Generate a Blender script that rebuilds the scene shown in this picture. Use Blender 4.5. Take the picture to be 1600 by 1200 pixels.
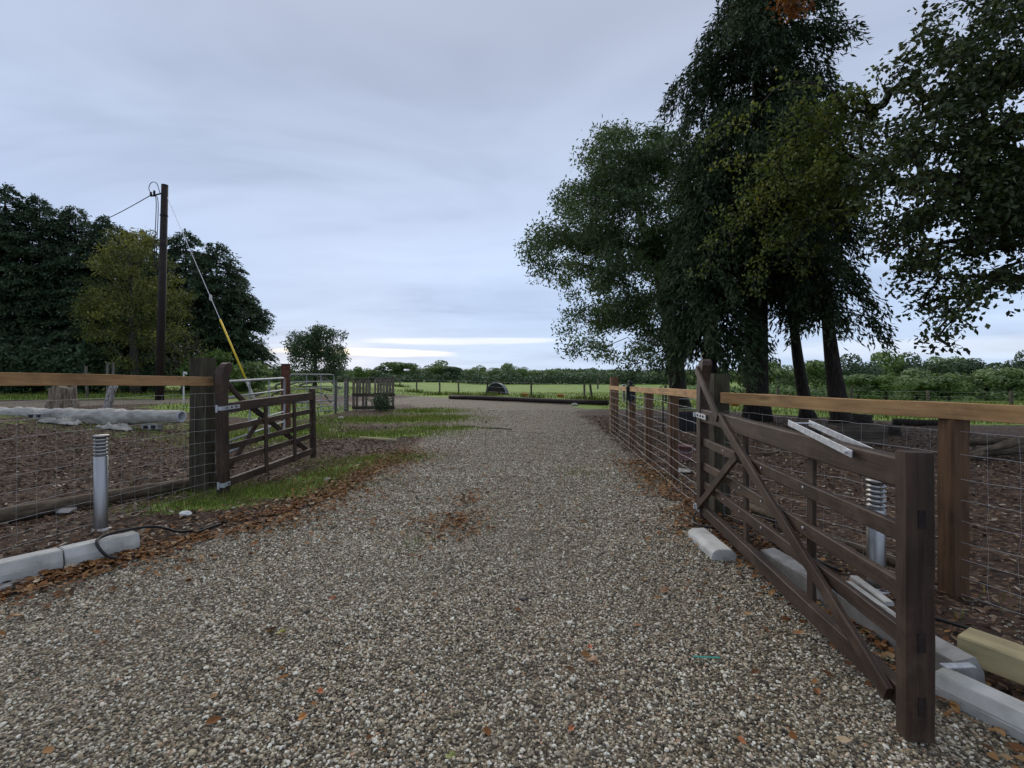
import bpy, bmesh, math, random
import numpy as np
from mathutils import Matrix, Vector

for o in list(bpy.data.objects):
    bpy.data.objects.remove(o)
SC = bpy.context.scene
COL = SC.collection
RNG = np.random.default_rng(7)
random.seed(7)
F, CX, HY, EYE = 740.0, 800.0, 588.0, 1.5

# ------------------------------------------------------------------ camera
cam_d = bpy.data.cameras.new('camera')
cam = bpy.data.objects.new('camera', cam_d)
COL.objects.link(cam)
cam.location = (0, 0, EYE)
cam.rotation_euler = (math.radians(90), 0, 0)
cam_d.sensor_fit = 'HORIZONTAL'
cam_d.sensor_width = 36.0
cam_d.lens = 36.0 * F / 1600.0
cam_d.shift_y = -12.0 / 1600.0
cam_d.clip_start = 0.05
cam_d.clip_end = 5000
SC.camera = cam

# ------------------------------------------------------------------ sky
SUN_AZ, SUN_EL = -20.0, 7.0
world = bpy.data.worlds.new('World')
SC.world = world
world.use_nodes = True
wt = world.node_tree
for n in list(wt.nodes):
    wt.nodes.remove(n)


def nd(t, typ, **kw):
    n = t.nodes.new(typ)
    for k, v in kw.items():
        if k in n.inputs and not hasattr(n, k):
            n.inputs[k].default_value = v
        else:
            setattr(n, k, v)
    return n


def mth(t, op, a, b=None, c=None, clamp=False):
    n = t.nodes.new('ShaderNodeMath')
    n.operation = op
    n.use_clamp = clamp
    for i, v in enumerate((a, b, c)):
        if v is None:
            continue
        if isinstance(v, (int, float)):
            n.inputs[i].default_value = v
        else:
            t.links.new(v, n.inputs[i])
    return n.outputs[0]


def ramp(t, fac, stops, interp='LINEAR'):
    n = t.nodes.new('ShaderNodeValToRGB')
    n.color_ramp.interpolation = interp
    e = n.color_ramp.elements
    while len(e) < len(stops):
        e.new(0.5)
    for i, (p, c) in enumerate(stops):
        e[i].position = p
        e[i].color = (c[0], c[1], c[2], 1)
    t.links.new(fac, n.inputs[0])
    return n.outputs[0]


def mixc(t, fac, a, b, blend='MIX'):
    n = t.nodes.new('ShaderNodeMix')
    n.data_type = 'RGBA'
    n.blend_type = blend
    for s, v in ((0, fac), (6, a), (7, b)):
        if isinstance(v, (int, float)):
            n.inputs[s].default_value = v
        elif isinstance(v, tuple):
            n.inputs[s].default_value = (v[0], v[1], v[2], 1)
        else:
            t.links.new(v, n.inputs[s])
    return n.outputs[2]


def noise(t, vec, scale, detail=4, rough=0.55, dist=0.0):
    n = t.nodes.new('ShaderNodeTexNoise')
    n.inputs['Scale'].default_value = scale
    n.inputs['Detail'].default_value = detail
    n.inputs['Roughness'].default_value = rough
    n.inputs['Distortion'].default_value = dist
    if vec is not None:
        t.links.new(vec, n.inputs['Vector'])
    return n.outputs['Fac']


def mapping(t, vec, scale=(1, 1, 1), loc=(0, 0, 0), rot=(0, 0, 0)):
    n = t.nodes.new('ShaderNodeMapping')
    n.inputs['Scale'].default_value = scale
    n.inputs['Location'].default_value = loc
    n.inputs['Rotation'].default_value = rot
    t.links.new(vec, n.inputs['Vector'])
    return n.outputs[0]


tc = wt.nodes.new('ShaderNodeTexCoord')
sep = wt.nodes.new('ShaderNodeSeparateXYZ')
wt.links.new(tc.outputs['Generated'], sep.inputs[0])
zz = mth(wt, 'MAXIMUM', sep.outputs[2], 0.0)
den = mth(wt, 'ADD', zz, 0.10)
comb = wt.nodes.new('ShaderNodeCombineXYZ')
wt.links.new(mth(wt, 'DIVIDE', sep.outputs[0], den), comb.inputs[0])
wt.links.new(mth(wt, 'DIVIDE', sep.outputs[1], den), comb.inputs[1])
base = ramp(wt, zz, [(0.0, (0.43, 0.525, 0.665)), (0.06, (0.42, 0.52, 0.68)), (0.13, (0.375, 0.475, 0.65)),
                     (0.26, (0.415, 0.505, 0.675)), (0.42, (0.385, 0.45, 0.59)), (0.62, (0.36, 0.405, 0.515)), (1.0, (0.38, 0.405, 0.46))])
n1 = noise(wt, mapping(wt, comb.outputs[0], (0.55, 0.8, 1), (3.1, 1.7, 0)), 1.1, 4, 0.6, 0.6)
n2 = noise(wt, mapping(wt, comb.outputs[0], (0.35, 1.3, 1), (0.4, 5.2, 0), (0, 0, 0.25)), 0.8, 3, 0.5, 0.3)
cl = mth(wt, 'ADD', mth(wt, 'MULTIPLY', n1, 0.65), mth(wt, 'MULTIPLY', n2, 0.35))
clr = ramp(wt, cl, [(0.26, (0.72, 0.73, 0.755)), (0.46, (0.97, 0.97, 0.975)), (0.70, (1.14, 1.13, 1.11))])
cloud = mixc(wt, 1.0, base, clr, 'MULTIPLY')
# low bright slots in the cloud base, where the sun sits behind the deck
az = mth(wt, 'ARCTAN2', sep.outputs[0], sep.outputs[1])
comb2 = wt.nodes.new('ShaderNodeCombineXYZ')
wt.links.new(mth(wt, 'MULTIPLY', az, 2.6), comb2.inputs[0])
wt.links.new(mth(wt, 'MULTIPLY', sep.outputs[2], 30.0), comb2.inputs[1])
ns = noise(wt, mapping(wt, comb2.outputs[0], (1, 1, 1), (2.0, 0.35, 0)), 1.0, 3, 0.5, 0.4)


def slot(azc, azw, elc, elw, amt, edge):
    a = mth(wt, 'DIVIDE', mth(wt, 'SUBTRACT', az, math.radians(azc)), math.radians(azw))
    e = mth(wt, 'DIVIDE', mth(wt, 'SUBTRACT', sep.outputs[2], elc), elw)
    r = mth(wt, 'ADD', mth(wt, 'MULTIPLY', a, a), mth(wt, 'MULTIPLY', e, e))
    v = mth(wt, 'SUBTRACT', 1.0, r)
    v = mth(wt, 'ADD', v, mth(wt, 'MULTIPLY', mth(wt, 'SUBTRACT', ns, 0.5), edge))
    return mth(wt, 'MULTIPLY', mth(wt, 'MULTIPLY', v, 1.3, clamp=True), amt, clamp=True)


s1 = slot(-19, 12.5, 0.047, 0.010, 0.95, 3.4)
s2 = slot(-3, 15.0, 0.073, 0.008, 0.42, 4.5)
s3 = slot(46, 22.0, 0.045, 0.02, 0.30, 1.5)
s4 = slot(-22, 7.0, 0.045, 0.035, 0.16, 0.2)
cloud = mixc(wt, s3, cloud, (0.72, 0.71, 0.74))
cloud = mixc(wt, s2, cloud, (0.88, 0.86, 0.84))
cloud = mixc(wt, s4, cloud, (0.86, 0.80, 0.72))
cloud = mixc(wt, s1, cloud, (1.10, 0.96, 0.72))
sky = wt.nodes.new('ShaderNodeTexSky')
sky.sky_type = 'NISHITA'
sky.sun_disc = False
sky.sun_elevation = math.radians(SUN_EL)
sky.sun_rotation = math.radians(SUN_AZ)
bg1 = wt.nodes.new('ShaderNodeBackground')
bg1.inputs[1].default_value = 0.08
wt.links.new(sky.outputs[0], bg1.inputs[0])
bg2 = wt.nodes.new('ShaderNodeBackground')
bg2.inputs[1].default_value = 1.0
wt.links.new(cloud, bg2.inputs[0])
mx = wt.nodes.new('ShaderNodeMixShader')
mx.inputs[0].default_value = 0.98
wt.links.new(bg1.outputs[0], mx.inputs[1])
wt.links.new(bg2.outputs[0], mx.inputs[2])
wo = wt.nodes.new('ShaderNodeOutputWorld')
wt.links.new(mx.outputs[0], wo.inputs[0])

world.cycles.sampling_method = 'MANUAL'
world.cycles.sample_map_resolution = 256
SC.cycles.use_light_tree = False

sun_d = bpy.data.lights.new('sun', 'SUN')
sun_d.energy = 1.4
sun_d.angle = math.radians(60)
sun_d.color = (1.0, 0.91, 0.79)
sun = bpy.data.objects.new('sun', sun_d)
COL.objects.link(sun)
a_, e_ = math.radians(SUN_AZ), math.radians(SUN_EL + 20)
sv = Vector((math.sin(a_) * math.cos(e_), math.cos(a_) * math.cos(e_), math.sin(e_)))
sun.rotation_euler = sv.to_track_quat('Z', 'Y').to_euler()
sun.location = sv * 50

SC.view_settings.view_transform = 'Standard'
SC.view_settings.look = 'None'
SC.view_settings.exposure = 0.52
SC.view_settings.gamma = 1.0
SC.view_settings.use_curve_mapping = False
SC.cycles.max_bounces = 4
SC.cycles.diffuse_bounces = 2
SC.cycles.glossy_bounces = 2
SC.cycles.transmission_bounces = 3
SC.cycles.transparent_max_bounces = 4

# ------------------------------------------------------------------ helpers


def sstep(a, b, x):
    t = np.clip((np.asarray(x, float) - a) / (b - a), 0, 1)
    return t * t * (3 - 2 * t)


def _hash(ix, iy, s):
    h = (ix.astype(np.int64) * 374761393 + iy.astype(np.int64) * 668265263 + s * 974711) & 0x7fffffff
    h = ((h ^ (h >> 13)) * 1274126177) & 0x7fffffff
    return ((h ^ (h >> 16)) & 0xffff) / 65535.0


def vn(x, y, s=0):
    x = np.asarray(x, float)
    y = np.asarray(y, float)
    ix, iy = np.floor(x), np.floor(y)
    fx, fy = x - ix, y - iy
    fx, fy = fx * fx * (3 - 2 * fx), fy * fy * (3 - 2 * fy)
    a, b = _hash(ix, iy, s), _hash(ix + 1, iy, s)
    c, d = _hash(ix, iy + 1, s), _hash(ix + 1, iy + 1, s)
    return (a + (b - a) * fx) * (1 - fy) + (c + (d - c) * fx) * fy


def fbm(x, y, s=0, o=3):
    t, a, tot = 0, 1.0, 0
    for i in range(o):
        t = t + a * vn(x * 2 ** i, y * 2 ** i, s + i)
        tot += a
        a *= 0.5
    return t / tot


def T(x, y):
    x = np.asarray(x, float)
    y = np.asarray(y, float)
    z = 0.5 * sstep(7.0, 14.5, -x) * sstep(4, 12, y)
    z = z - np.clip(y - 30, 0, 130) * 0.005
    az_ = x / np.maximum(np.abs(y), 1.0)
    z = z - np.clip(y - 26, 0, 70) * 0.045 * sstep(0.30, 0.75, az_)
    z = z + (fbm(x * 0.5, y * 0.5, 11) - 0.5) * 0.05 * sstep(1.5, 4, np.hypot(x, y))
    z = z + (fbm(x * 2.3, y * 2.3, 21) - 0.5) * 0.03
    return z


def Tz(x, y):
    return float(T(np.array([x]), np.array([y]))[0])


def P(px, py, Y):
    return Vector(((px - CX) / F * Y, Y, EYE - (py - HY) / F * Y))


def G(px, py):
    Y = EYE * F / (py - HY)
    return ((px - CX) / F * Y, Y)


def GV(px, Y, dz=0.0):
    X = (px - CX) / F * Y
    return Vector((X, Y, Tz(X, Y) + dz))


WM = {}


def tag(o, label=None, cat=None, group=None, kind=None):
    if label:
        o['label'] = label
    if cat:
        o['category'] = cat
    if group:
        o['group'] = group
    if kind:
        o['kind'] = kind
    return o


def thing(name, label, cat, loc=(0, 0, 0), rz=0.0, group=None, M=None):
    o = bpy.data.objects.new(name, None)
    o.empty_display_size = 0.1
    COL.objects.link(o)
    if M is None:
        M = Matrix.Translation(Vector(loc)) @ Matrix.Rotation(rz, 4, 'Z')
    o.matrix_world = M
    WM[o] = M.copy()
    return tag(o, label, cat, group)


def link(name, me, mat, parent=None, M=None):
    o = bpy.data.objects.new(name, me)
    COL.objects.link(o)
    if mat is not None and len(me.materials) == 0:
        me.materials.append(mat)
    M = M if M is not None else Matrix.Identity(4)
    if parent is not None:
        o.parent = parent
        o.matrix_parent_inverse = WM[parent].inverted()
    o.matrix_basis = M
    WM[o] = M.copy()
    return o


def np_mesh(name, V, Fs, smooth=False, tint=None, attrs=None):
    """V (n,3); Fs (m,k) with k = 3 or 4 (or list of arrays)"""
    me = bpy.data.meshes.new(name)
    if not isinstance(Fs, (list, tuple)):
        Fs = [Fs]
    Fs = [np.asarray(f, np.int32) for f in Fs if len(f)]
    V = np.asarray(V, np.float32)
    nl = sum(f.size for f in Fs)
    nf = sum(len(f) for f in Fs)
    me.vertices.add(len(V))
    me.vertices.foreach_set('co', V.ravel())
    me.loops.add(nl)
    me.loops.foreach_set('vertex_index', np.concatenate([f.ravel() for f in Fs]))
    me.polygons.add(nf)
    tot = np.concatenate([np.full(len(f), f.shape[1], np.int32) for f in Fs])
    me.polygons.foreach_set('loop_start', np.concatenate([[0], np.cumsum(tot)[:-1]]).astype(np.int32))
    me.polygons.foreach_set('loop_total', tot)
    me.polygons.foreach_set('use_smooth', np.full(nf, bool(smooth)))
    me.update(calc_edges=True)
    if tint is not None:
        a = me.attributes.new('tint', 'FLOAT', 'FACE')
        a.data.foreach_set('value', np.asarray(tint, np.float32))
    for k, v in (attrs or {}).items():
        a = me.attributes.new(k, 'FLOAT', 'POINT')
        a.data.foreach_set('value', np.asarray(v, np.float32))
    return me


class MB:
    """collects raw vertices and faces"""

    def __init__(s):
        s.v, s.f3, s.f4, s.n = [], [], [], 0

    def add(s, V, f4=None, f3=None):
        V = np.asarray(V, float).reshape(-1, 3)
        if f4 is not None and len(f4):
            s.f4.append(np.asarray(f4) + s.n)
        if f3 is not None and len(f3):
            s.f3.append(np.asarray(f3) + s.n)
        s.v.append(V)
        s.n += len(V)

    def tube(s, pts, rad, sides=6, cap=True):
        pts = np.asarray([tuple(p) for p in pts], float)
        n = len(pts)
        rad = np.broadcast_to(np.asarray(rad, float), (n,))
        tg = np.gradient(pts, axis=0)
        tg /= np.maximum(np.linalg.norm(tg, axis=1, keepdims=True), 1e-9)
        ref = np.array([0, 0, 1.0]) if abs(tg[0][2]) < 0.9 else np.array([1.0, 0, 0])
        u = np.cross(tg[0], ref)
        u /= np.linalg.norm(u)
        V = []
        an = np.linspace(0, 2 * np.pi, sides, endpoint=False)
        for i in range(n):
            u = u - tg[i] * np.dot(u, tg[i])
            u /= max(np.linalg.norm(u), 1e-9)
            w = np.cross(tg[i], u)
            V.append(pts[i] + rad[i] * (np.outer(np.cos(an), u) + np.outer(np.sin(an), w)))
        V = np.concatenate(V)
        q = []
        for i in range(n - 1):
            for k in range(sides):
                k2 = (k + 1) % sides
                q.append((i * sides + k, i * sides + k2, (i + 1) * sides + k2, (i + 1) * sides + k))
        f3 = []
        if cap:
            V = np.vstack([V, pts[0], pts[-1]])
            c0, c1 = n * sides, n * sides + 1
            for k in range(sides):
                k2 = (k + 1) % sides
                f3.append((c0, k2, k))
                f3.append((c1, (n - 1) * sides + k, (n - 1) * sides + k2))
        s.add(V, q, f3)
        return s

    def lathe(s, prof, seg=20, c=(0, 0, 0)):
        """prof: list of (r,z) from bottom to top"""
        an = np.linspace(0, 2 * np.pi, seg, endpoint=False)
        V = [np.stack([r * np.cos(an) + c[0], r * np.sin(an) + c[1], np.full(seg, z + c[2])], 1) for r, z in prof]
        q = []
        for i in range(len(prof) - 1):
            for k in range(seg):
                k2 = (k + 1) % seg
                q.append((i * seg + k, i * seg + k2, (i + 1) * seg + k2, (i + 1) * seg + k))
        s.add(np.concatenate(V), q)
        return s

    def box(s, c, d):
        x, y, z = c
        a, b, e = d[0] / 2, d[1] / 2, d[2] / 2
        V = [(x + i * a, y + j * b, z + k * e) for i in (-1, 1) for j in (-1, 1) for k in (-1, 1)]
        s.add(V, [(0, 1, 3, 2), (4, 6, 7, 5), (0, 4, 5, 1), (2, 3, 7, 6), (0, 2, 6, 4), (1, 5, 7, 3)])
        return s

    def mesh(s, name, smooth=False, tint=None):
        fs = []
        if s.f4:
            fs.append(np.concatenate(s.f4))
        if s.f3:
            fs.append(np.concatenate(s.f3))
        return np_mesh(name, np.concatenate(s.v), fs, smooth, tint)

    def build(s, name, mat, parent=None, M=None, smooth=False):
        return link(name, s.mesh(name, smooth), mat, parent, M)


def smooth_path(pts, n=8):
    pts = [np.array(tuple(p), float) for p in pts]
    pts = [2 * pts[0] - pts[1]] + pts + [2 * pts[-1] - pts[-2]]
    out = []
    for i in range(1, len(pts) - 2):
        p0, p1, p2, p3 = pts[i - 1:i + 3]
        for t in np.linspace(0, 1, n, endpoint=False):
            out.append(0.5 * ((2 * p1) + (-p0 + p2) * t + (2 * p0 - 5 * p1 + 4 * p2 - p3) * t * t + (-p0 + 3 * p1 - 3 * p2 + p3) * t ** 3))
    out.append(pts[-2])
    return np.array(out)


def beam_mesh(name, L, w, h, ch=0.006, jit=0.002, nx=None, taper=None):
    """timber along local X from 0 to L, chamfered, a little warped"""
    nx = nx or max(2, min(14, int(L / 0.18)))
    a, b = w / 2, h / 2
    sec = np.array([(-a + ch, -b), (a - ch, -b), (a, -b + ch), (a, b - ch), (a - ch, b), (-a + ch, b), (-a, b - ch), (-a, -b + ch)])
    V = []
    ph = random.random() * 20
    for i in range(nx + 1):
        x = L * i / nx
        s = sec * (1 if taper is None else (1 + (taper - 1) * i / nx))
        dy = jit * math.sin(ph + x * 3.1) + RNG.normal(0, jit * 0.4)
        dz = jit * math.cos(ph * 1.7 + x * 2.3) + RNG.normal(0, jit * 0.4)
        s = s + RNG.normal(0, jit * 0.3, s.shape)
        V.append(np.column_stack([np.full(8, x), s[:, 0] + dy, s[:, 1] + dz]))
    V = np.concatenate(V)
    q = []
    for i in range(nx):
        for k in range(8):
            k2 = (k + 1) % 8
            q.append((i * 8 + k, i * 8 + k2, (i + 1) * 8 + k2, (i + 1) * 8 + k))
    e = nx * 8
    for (p, r, s_, t) in ((0, 1, 2, 7), (7, 2, 3, 6), (6, 3, 4, 5)):
        q.append((t, s_, r, p))
        q.append((e + p, e + r, e + s_, e + t))
    return np_mesh(name, V, np.array(q))


def beam(name, p0, p1, w, h, mat, parent, frame=None, ch=0.006, jit=0.002, side=None, taper=None):
    p0, p1 = Vector(p0), Vector(p1)
    d = p1 - p0
    L = d.length
    x = d / L
    if abs(x.z) > 0.85:
        y = Vector(side) if side else Vector((1, 0, 0))
        y = (y - x * y.dot(x)).normalized()
        z = x.cross(y)
    else:
        z = Vector((0, 0, 1))
        z = (z - x * z.dot(x)).normalized()
        y = z.cross(x)
    M = Matrix(((x.x, y.x, z.x, p0.x), (x.y, y.y, z.y, p0.y), (x.z, y.z, z.z, p0.z), (0, 0, 0, 1)))
    if frame is not None:
        M = frame @ M
    return link(name, beam_mesh(name, L, w, h, ch, jit, taper=taper), mat, parent, M)


# ------------------------------------------------------------------ materials


def new_mat(name):
    m = bpy.data.materials.new(name)
    m.use_nodes = True
    t = m.node_tree
    b = t.nodes['Principled BSDF']
    return m, t, b


def bump(t, b, h, strength=0.3, dist=0.01):
    n = t.nodes.new('ShaderNodeBump')
    n.inputs['Strength'].default_value = strength
    n.inputs['Distance'].default_value = dist
    t.links.new(h, n.inputs['Height'])
    t.links.new(n.outputs[0], b.inputs['Normal'])


def wood(name, c_dark, c_mid, c_light, rough=0.75, grain=1.0, bstr=0.35, knots=True, weather=None):
    m, t, b = new_mat(name)
    co = t.nodes.new('ShaderNodeTexCoord').outputs['Object']
    oi = t.nodes.new('ShaderNodeObjectInfo')
    vm = t.nodes.new('ShaderNodeVectorMath')
    vm.operation = 'ADD'
    t.links.new(co, vm.inputs[0])
    cx = t.nodes.new('ShaderNodeCombineXYZ')
    for i in range(3):
        t.links.new(mth(t, 'MULTIPLY', oi.outputs['Random'], 17.0 + 9 * i), cx.inputs[i])
    t.links.new(cx.outputs[0], vm.inputs[1])
    v = vm.outputs[0]
    g = noise(t, mapping(t, v, (1.2, 26 * grain, 26 * grain)), 1.6, 6, 0.62, 0.9)
    g2 = noise(t, mapping(t, v, (0.9, 4, 4)), 1.3, 3, 0.5)
    f = mth(t, 'ADD', mth(t, 'MULTIPLY', g, 0.6), mth(t, 'MULTIPLY', g2, 0.4))
    c = ramp(t, f, [(0.30, c_dark), (0.50, c_mid), (0.70, c_light)])
    if knots:
        vo = t.nodes.new('ShaderNodeTexVoronoi')
        vo.inputs['Scale'].default_value = 1.0
        t.links.new(mapping(t, v, (2.2, 7, 7)), vo.inputs['Vector'])
        k = ramp(t, vo.outputs['Distance'], [(0.0, (1, 1, 1)), (0.10, (0.8, 0.8, 0.8)), (0.22, (0, 0, 0))])
        c = mixc(t, mth(t, 'MULTIPLY', k, 0.6), c, tuple(x * 0.4 for x in c_dark))
    if weather:
        wn = noise(t, v, 5.0, 5, 0.7)
        c = mixc(t, ramp(t, wn, [(0.5, (0, 0, 0)), (0.72, (0.7, 0.7, 0.7))]), c, weather)
    lw = noise(t, mapping(t, v, (1.0, 2.5, 2.5)), 2.4, 5, 0.65, 0.5)
    c = mixc(t, 1.0, c, ramp(t, lw, [(0.30, (0.62, 0.62, 0.64)), (0.50, (1, 1, 1)), (0.72, (1.28, 1.25, 1.2))]), 'MULTIPLY')
    br = mth(t, 'ADD', mth(t, 'MULTIPLY', oi.outputs['Random'], 0.30), 0.85)
    c = mixc(t, 1.0, c, br, 'MULTIPLY')
    t.links.new(c, b.inputs['Base Color'])
    b.inputs['Roughness'].default_value = rough
    b.inputs['Specular IOR Level'].default_value = 0.3
    bump(t, b, g, bstr, 0.004)
    return m


def mottled(name, stops, scale=6, rough=0.8, bstr=0.3, bdist=0.01, metal=0.0, detail=6, spec=0.3, stretch=(1, 1, 1)):
    m, t, b = new_mat(name)
    co = t.nodes.new('ShaderNodeTexCoord').outputs['Object']
    v = mapping(t, co, stretch)
    n = noise(t, v, scale, detail, 0.62, 0.2)
    t.links.new(ramp(t, n, stops), b.inputs['Base Color'])
    b.inputs['Roughness'].default_value = rough
    b.inputs['Metallic'].default_value = metal
    b.inputs['Specular IOR Level'].default_value = spec
    n2 = noise(t, v, scale * 6, 4, 0.6)
    bump(t, b, mth(t, 'ADD', n, mth(t, 'MULTIPLY', n2, 0.5)), bstr, bdist)
    if metal > 0.4:
        t.links.new(mth(t, 'ADD', mth(t, 'MULTIPLY', n2, 0.3), rough - 0.15), b.inputs['Roughness'])
    return m


def leafmat(name, stops, transl=0.2, rough=0.55, spec=0.25):
    m, t, b = new_mat(name)
    a = t.nodes.new('ShaderNodeAttribute')
    a.attribute_name = 'tint'
    c = ramp(t, a.outputs['Fac'], stops)
    t.links.new(c, b.inputs['Base Color'])
    b.inputs['Roughness'].default_value = rough
    b.inputs['Specular IOR Level'].default_value = spec
    if transl > 0:
        tr = t.nodes.new('ShaderNodeBsdfTranslucent')
        t.links.new(mixc(t, 1.0, c, (1.2, 1.25, 0.7), 'MULTIPLY'), tr.inputs[0])
        mxs = t.nodes.new('ShaderNodeMixShader')
        mxs.inputs[0].default_value = transl
        t.links.new(b.outputs[0], mxs.inputs[1])
        t.links.new(tr.outputs[0], mxs.inputs[2])
        t.links.new(mxs.outputs[0], t.nodes['Material Output'].inputs[0])
    return m


STONES = [(0.0, (0.036, 0.030, 0.022)), (0.18, (0.088, 0.074, 0.053)), (0.34, (0.186, 0.156, 0.108)), (0.47, (0.292, 0.225, 0.132)),
          (0.59, (0.326, 0.295, 0.224)), (0.71, (0.490, 0.410, 0.270)), (0.82, (0.629, 0.582, 0.464)), (0.93, (0.840, 0.840, 0.724)), (1.0, (0.420, 0.220, 0.102))]


def ground_material():
    m, t, b = new_mat('ground')
    geo = t.nodes.new('ShaderNodeNewGeometry')
    pos = geo.outputs['Position']

    def at(n):
        a = t.nodes.new('ShaderNodeAttribute')
        a.attribute_name = n
        return a.outputs['Fac']
    gravel, grass = at('gravel'), at('grass')
    # gravel
    vo = t.nodes.new('ShaderNodeTexVoronoi')
    vo.inputs['Scale'].default_value = 70
    t.links.new(pos, vo.inputs['Vector'])
    sp = t.nodes.new('ShaderNodeSeparateColor')
    t.links.new(vo.outputs['Color'], sp.inputs[0])
    gc = ramp(t, sp.outputs[0], STONES)
    gap = ramp(t, vo.outputs['Distance'], [(0.22, (1, 1, 1)), (0.60, (0.30, 0.28, 0.25))])
    gc = mixc(t, 1.0, gc, gap, 'MULTIPLY')
    lg = noise(t, mapping(t, pos, (1, 0.6, 1)), 0.55, 5, 0.6, 0.4)
    gc = mixc(t, ramp(t, lg, [(0.42, (0, 0, 0)), (0.62, (0.75, 0.75, 0.75))]), gc, mixc(t, 0.45, gc, (0.185, 0.16, 0.12)))
    lg2 = noise(t, mapping(t, pos, (1, 0.7, 1), (4, 9, 0)), 1.3, 5, 0.65)
    gc = mixc(t, ramp(t, lg2, [(0.55, (0, 0, 0)), (0.70, (0.55, 0.55, 0.55))]), gc, (0.15, 0.095, 0.055))
    # earth with chips and old leaves
    e1 = noise(t, pos, 2.2, 6, 0.65)
    ec = ramp(t, e1, [(0.30, (0.022, 0.0135, 0.009)), (0.52, (0.052, 0.032, 0.021)), (0.72, (0.11, 0.070, 0.044))])
    v2 = t.nodes.new('ShaderNodeTexVoronoi')
    v2.inputs['Scale'].default_value = 24
    t.links.new(mapping(t, pos, (1, 1.6, 1)), v2.inputs['Vector'])
    s2 = t.nodes.new('ShaderNodeSeparateColor')
    t.links.new(v2.outputs['Color'], s2.inputs[0])
    ec = mixc(t, ramp(t, s2.outputs[0], [(0.72, (0, 0, 0)), (0.80, (0.8, 0.8, 0.8))]), ec,
              ramp(t, s2.outputs[1], [(0.2, (0.10, 0.05, 0.025)), (0.6, (0.16, 0.095, 0.05)), (0.95, (0.25, 0.21, 0.16))]))
    # grass
    g1 = noise(t, mapping(t, pos, (1, 0.5, 1)), 0.35, 6, 0.65)
    g2 = noise(t, pos, 9.0, 4, 0.7)
    rc = ramp(t, mth(t, 'ADD', mth(t, 'MULTIPLY', g1, 0.6), mth(t, 'MULTIPLY', g2, 0.4)),
              [(0.30, (0.085, 0.150, 0.022)), (0.50, (0.165, 0.255, 0.040)), (0.68, (0.26, 0.335, 0.065))])
    nz = noise(t, pos, 3.2, 6, 0.7)
    nz = mth(t, 'MULTIPLY', mth(t, 'SUBTRACT', nz, 0.5), 1.5)
    fg = mth(t, 'MULTIPLY', mth(t, 'SUBTRACT', mth(t, 'ADD', gravel, nz), 0.36), 3.5, clamp=True)
    fr = mth(t, 'MULTIPLY', mth(t, 'SUBTRACT', mth(t, 'ADD', grass, nz), 0.36), 3.5, clamp=True)
    c = mixc(t, fg, ec, gc)
    c = mixc(t, fr, c, rc)
    t.links.new(c, b.inputs['Base Color'])
    b.inputs['Roughness'].default_value = 0.85
    b.inputs['Specular IOR Level'].default_value = 0.2
    hh = mth(t, 'ADD', mth(t, 'MULTIPLY', mth(t, 'SUBTRACT', 1.0, vo.outputs['Distance']), 0.9), mth(t, 'MULTIPLY', g2, 0.8))
    bump(t, b, hh, 0.6, 0.012)
    return m


M_ground = ground_material()
M_stained = wood('dark_stained_timber', (0.0187, 0.0111, 0.0075), (0.0454, 0.0279, 0.0190), (0.0882, 0.0559, 0.0379), 0.6, 1.1, 0.4, True, (0.1136, 0.0758, 0.0518))
M_pale = wood('new_sawn_timber', (0.2690, 0.1377, 0.0525), (0.4389, 0.2536, 0.1078), (0.5664, 0.3624, 0.1727), 0.7, 0.8, 0.25)
M_brownpost = wood('brown_fence_post', (0.0525, 0.0264, 0.0132), (0.1100, 0.0588, 0.0297), (0.1750, 0.0996, 0.0539), 0.8, 1.0, 0.4)
M_oldpost = wood('old_gate_post', (0.022, 0.018, 0.011), (0.050, 0.042, 0.027), (0.090, 0.078, 0.052), 0.85, 0.9, 0.5, True, (0.055, 0.065, 0.03))
M_greywood = wood('weathered_grey_timber', (0.055, 0.048, 0.038), (0.125, 0.11, 0.09), (0.23, 0.205, 0.175), 0.9, 1.2, 0.5)
M_darkgrey = wood('old_pallet_timber', (0.035, 0.029, 0.022), (0.085, 0.068, 0.052), (0.16, 0.13, 0.10), 0.9, 1.2, 0.5)
M_pallet = wood('grey_pallet_board', (0.0715, 0.0585, 0.0455), (0.1690, 0.1404, 0.1105), (0.2860, 0.2470, 0.2015), 0.9, 1.2, 0.5)
M_sleeper = wood('yellow_green_treated_timber', (0.2860, 0.2350, 0.1200), (0.4400, 0.3700, 0.2000), (0.5500, 0.4600, 0.2800), 0.75, 0.6, 0.25)
M_creo = wood('creosoted_pole', (0.010, 0.006, 0.005), (0.022, 0.014, 0.012), (0.042, 0.028, 0.024), 0.7, 0.7, 0.4, False)
M_barkd = mottled('dark_bark', [(0.3, (0.012, 0.010, 0.008)), (0.52, (0.034, 0.028, 0.022)), (0.72, (0.075, 0.064, 0.05))], 5, 0.9, 0.9, 0.04, stretch=(4, 4, 0.9))
M_bark = mottled('grey_bark', [(0.3, (0.026, 0.022, 0.018)), (0.52, (0.06, 0.052, 0.042)), (0.72, (0.13, 0.115, 0.095))], 5, 0.9, 0.8, 0.03, stretch=(4, 4, 1))
M_logbark = mottled('log_bark', [(0.3, (0.0500, 0.0370, 0.0255)), (0.52, (0.1100, 0.0836, 0.0562)), (0.72, (0.2100, 0.1628, 0.1125))], 5, 0.9, 0.8, 0.03, stretch=(1.2, 4, 4))
M_steel = mottled('brushed_stainless_steel', [(0.3, (0.33, 0.32, 0.31)), (0.6, (0.38, 0.37, 0.36))], 9, 0.34, 0.0, 0.002, 1.0, stretch=(1, 1, 0.2))
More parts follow.
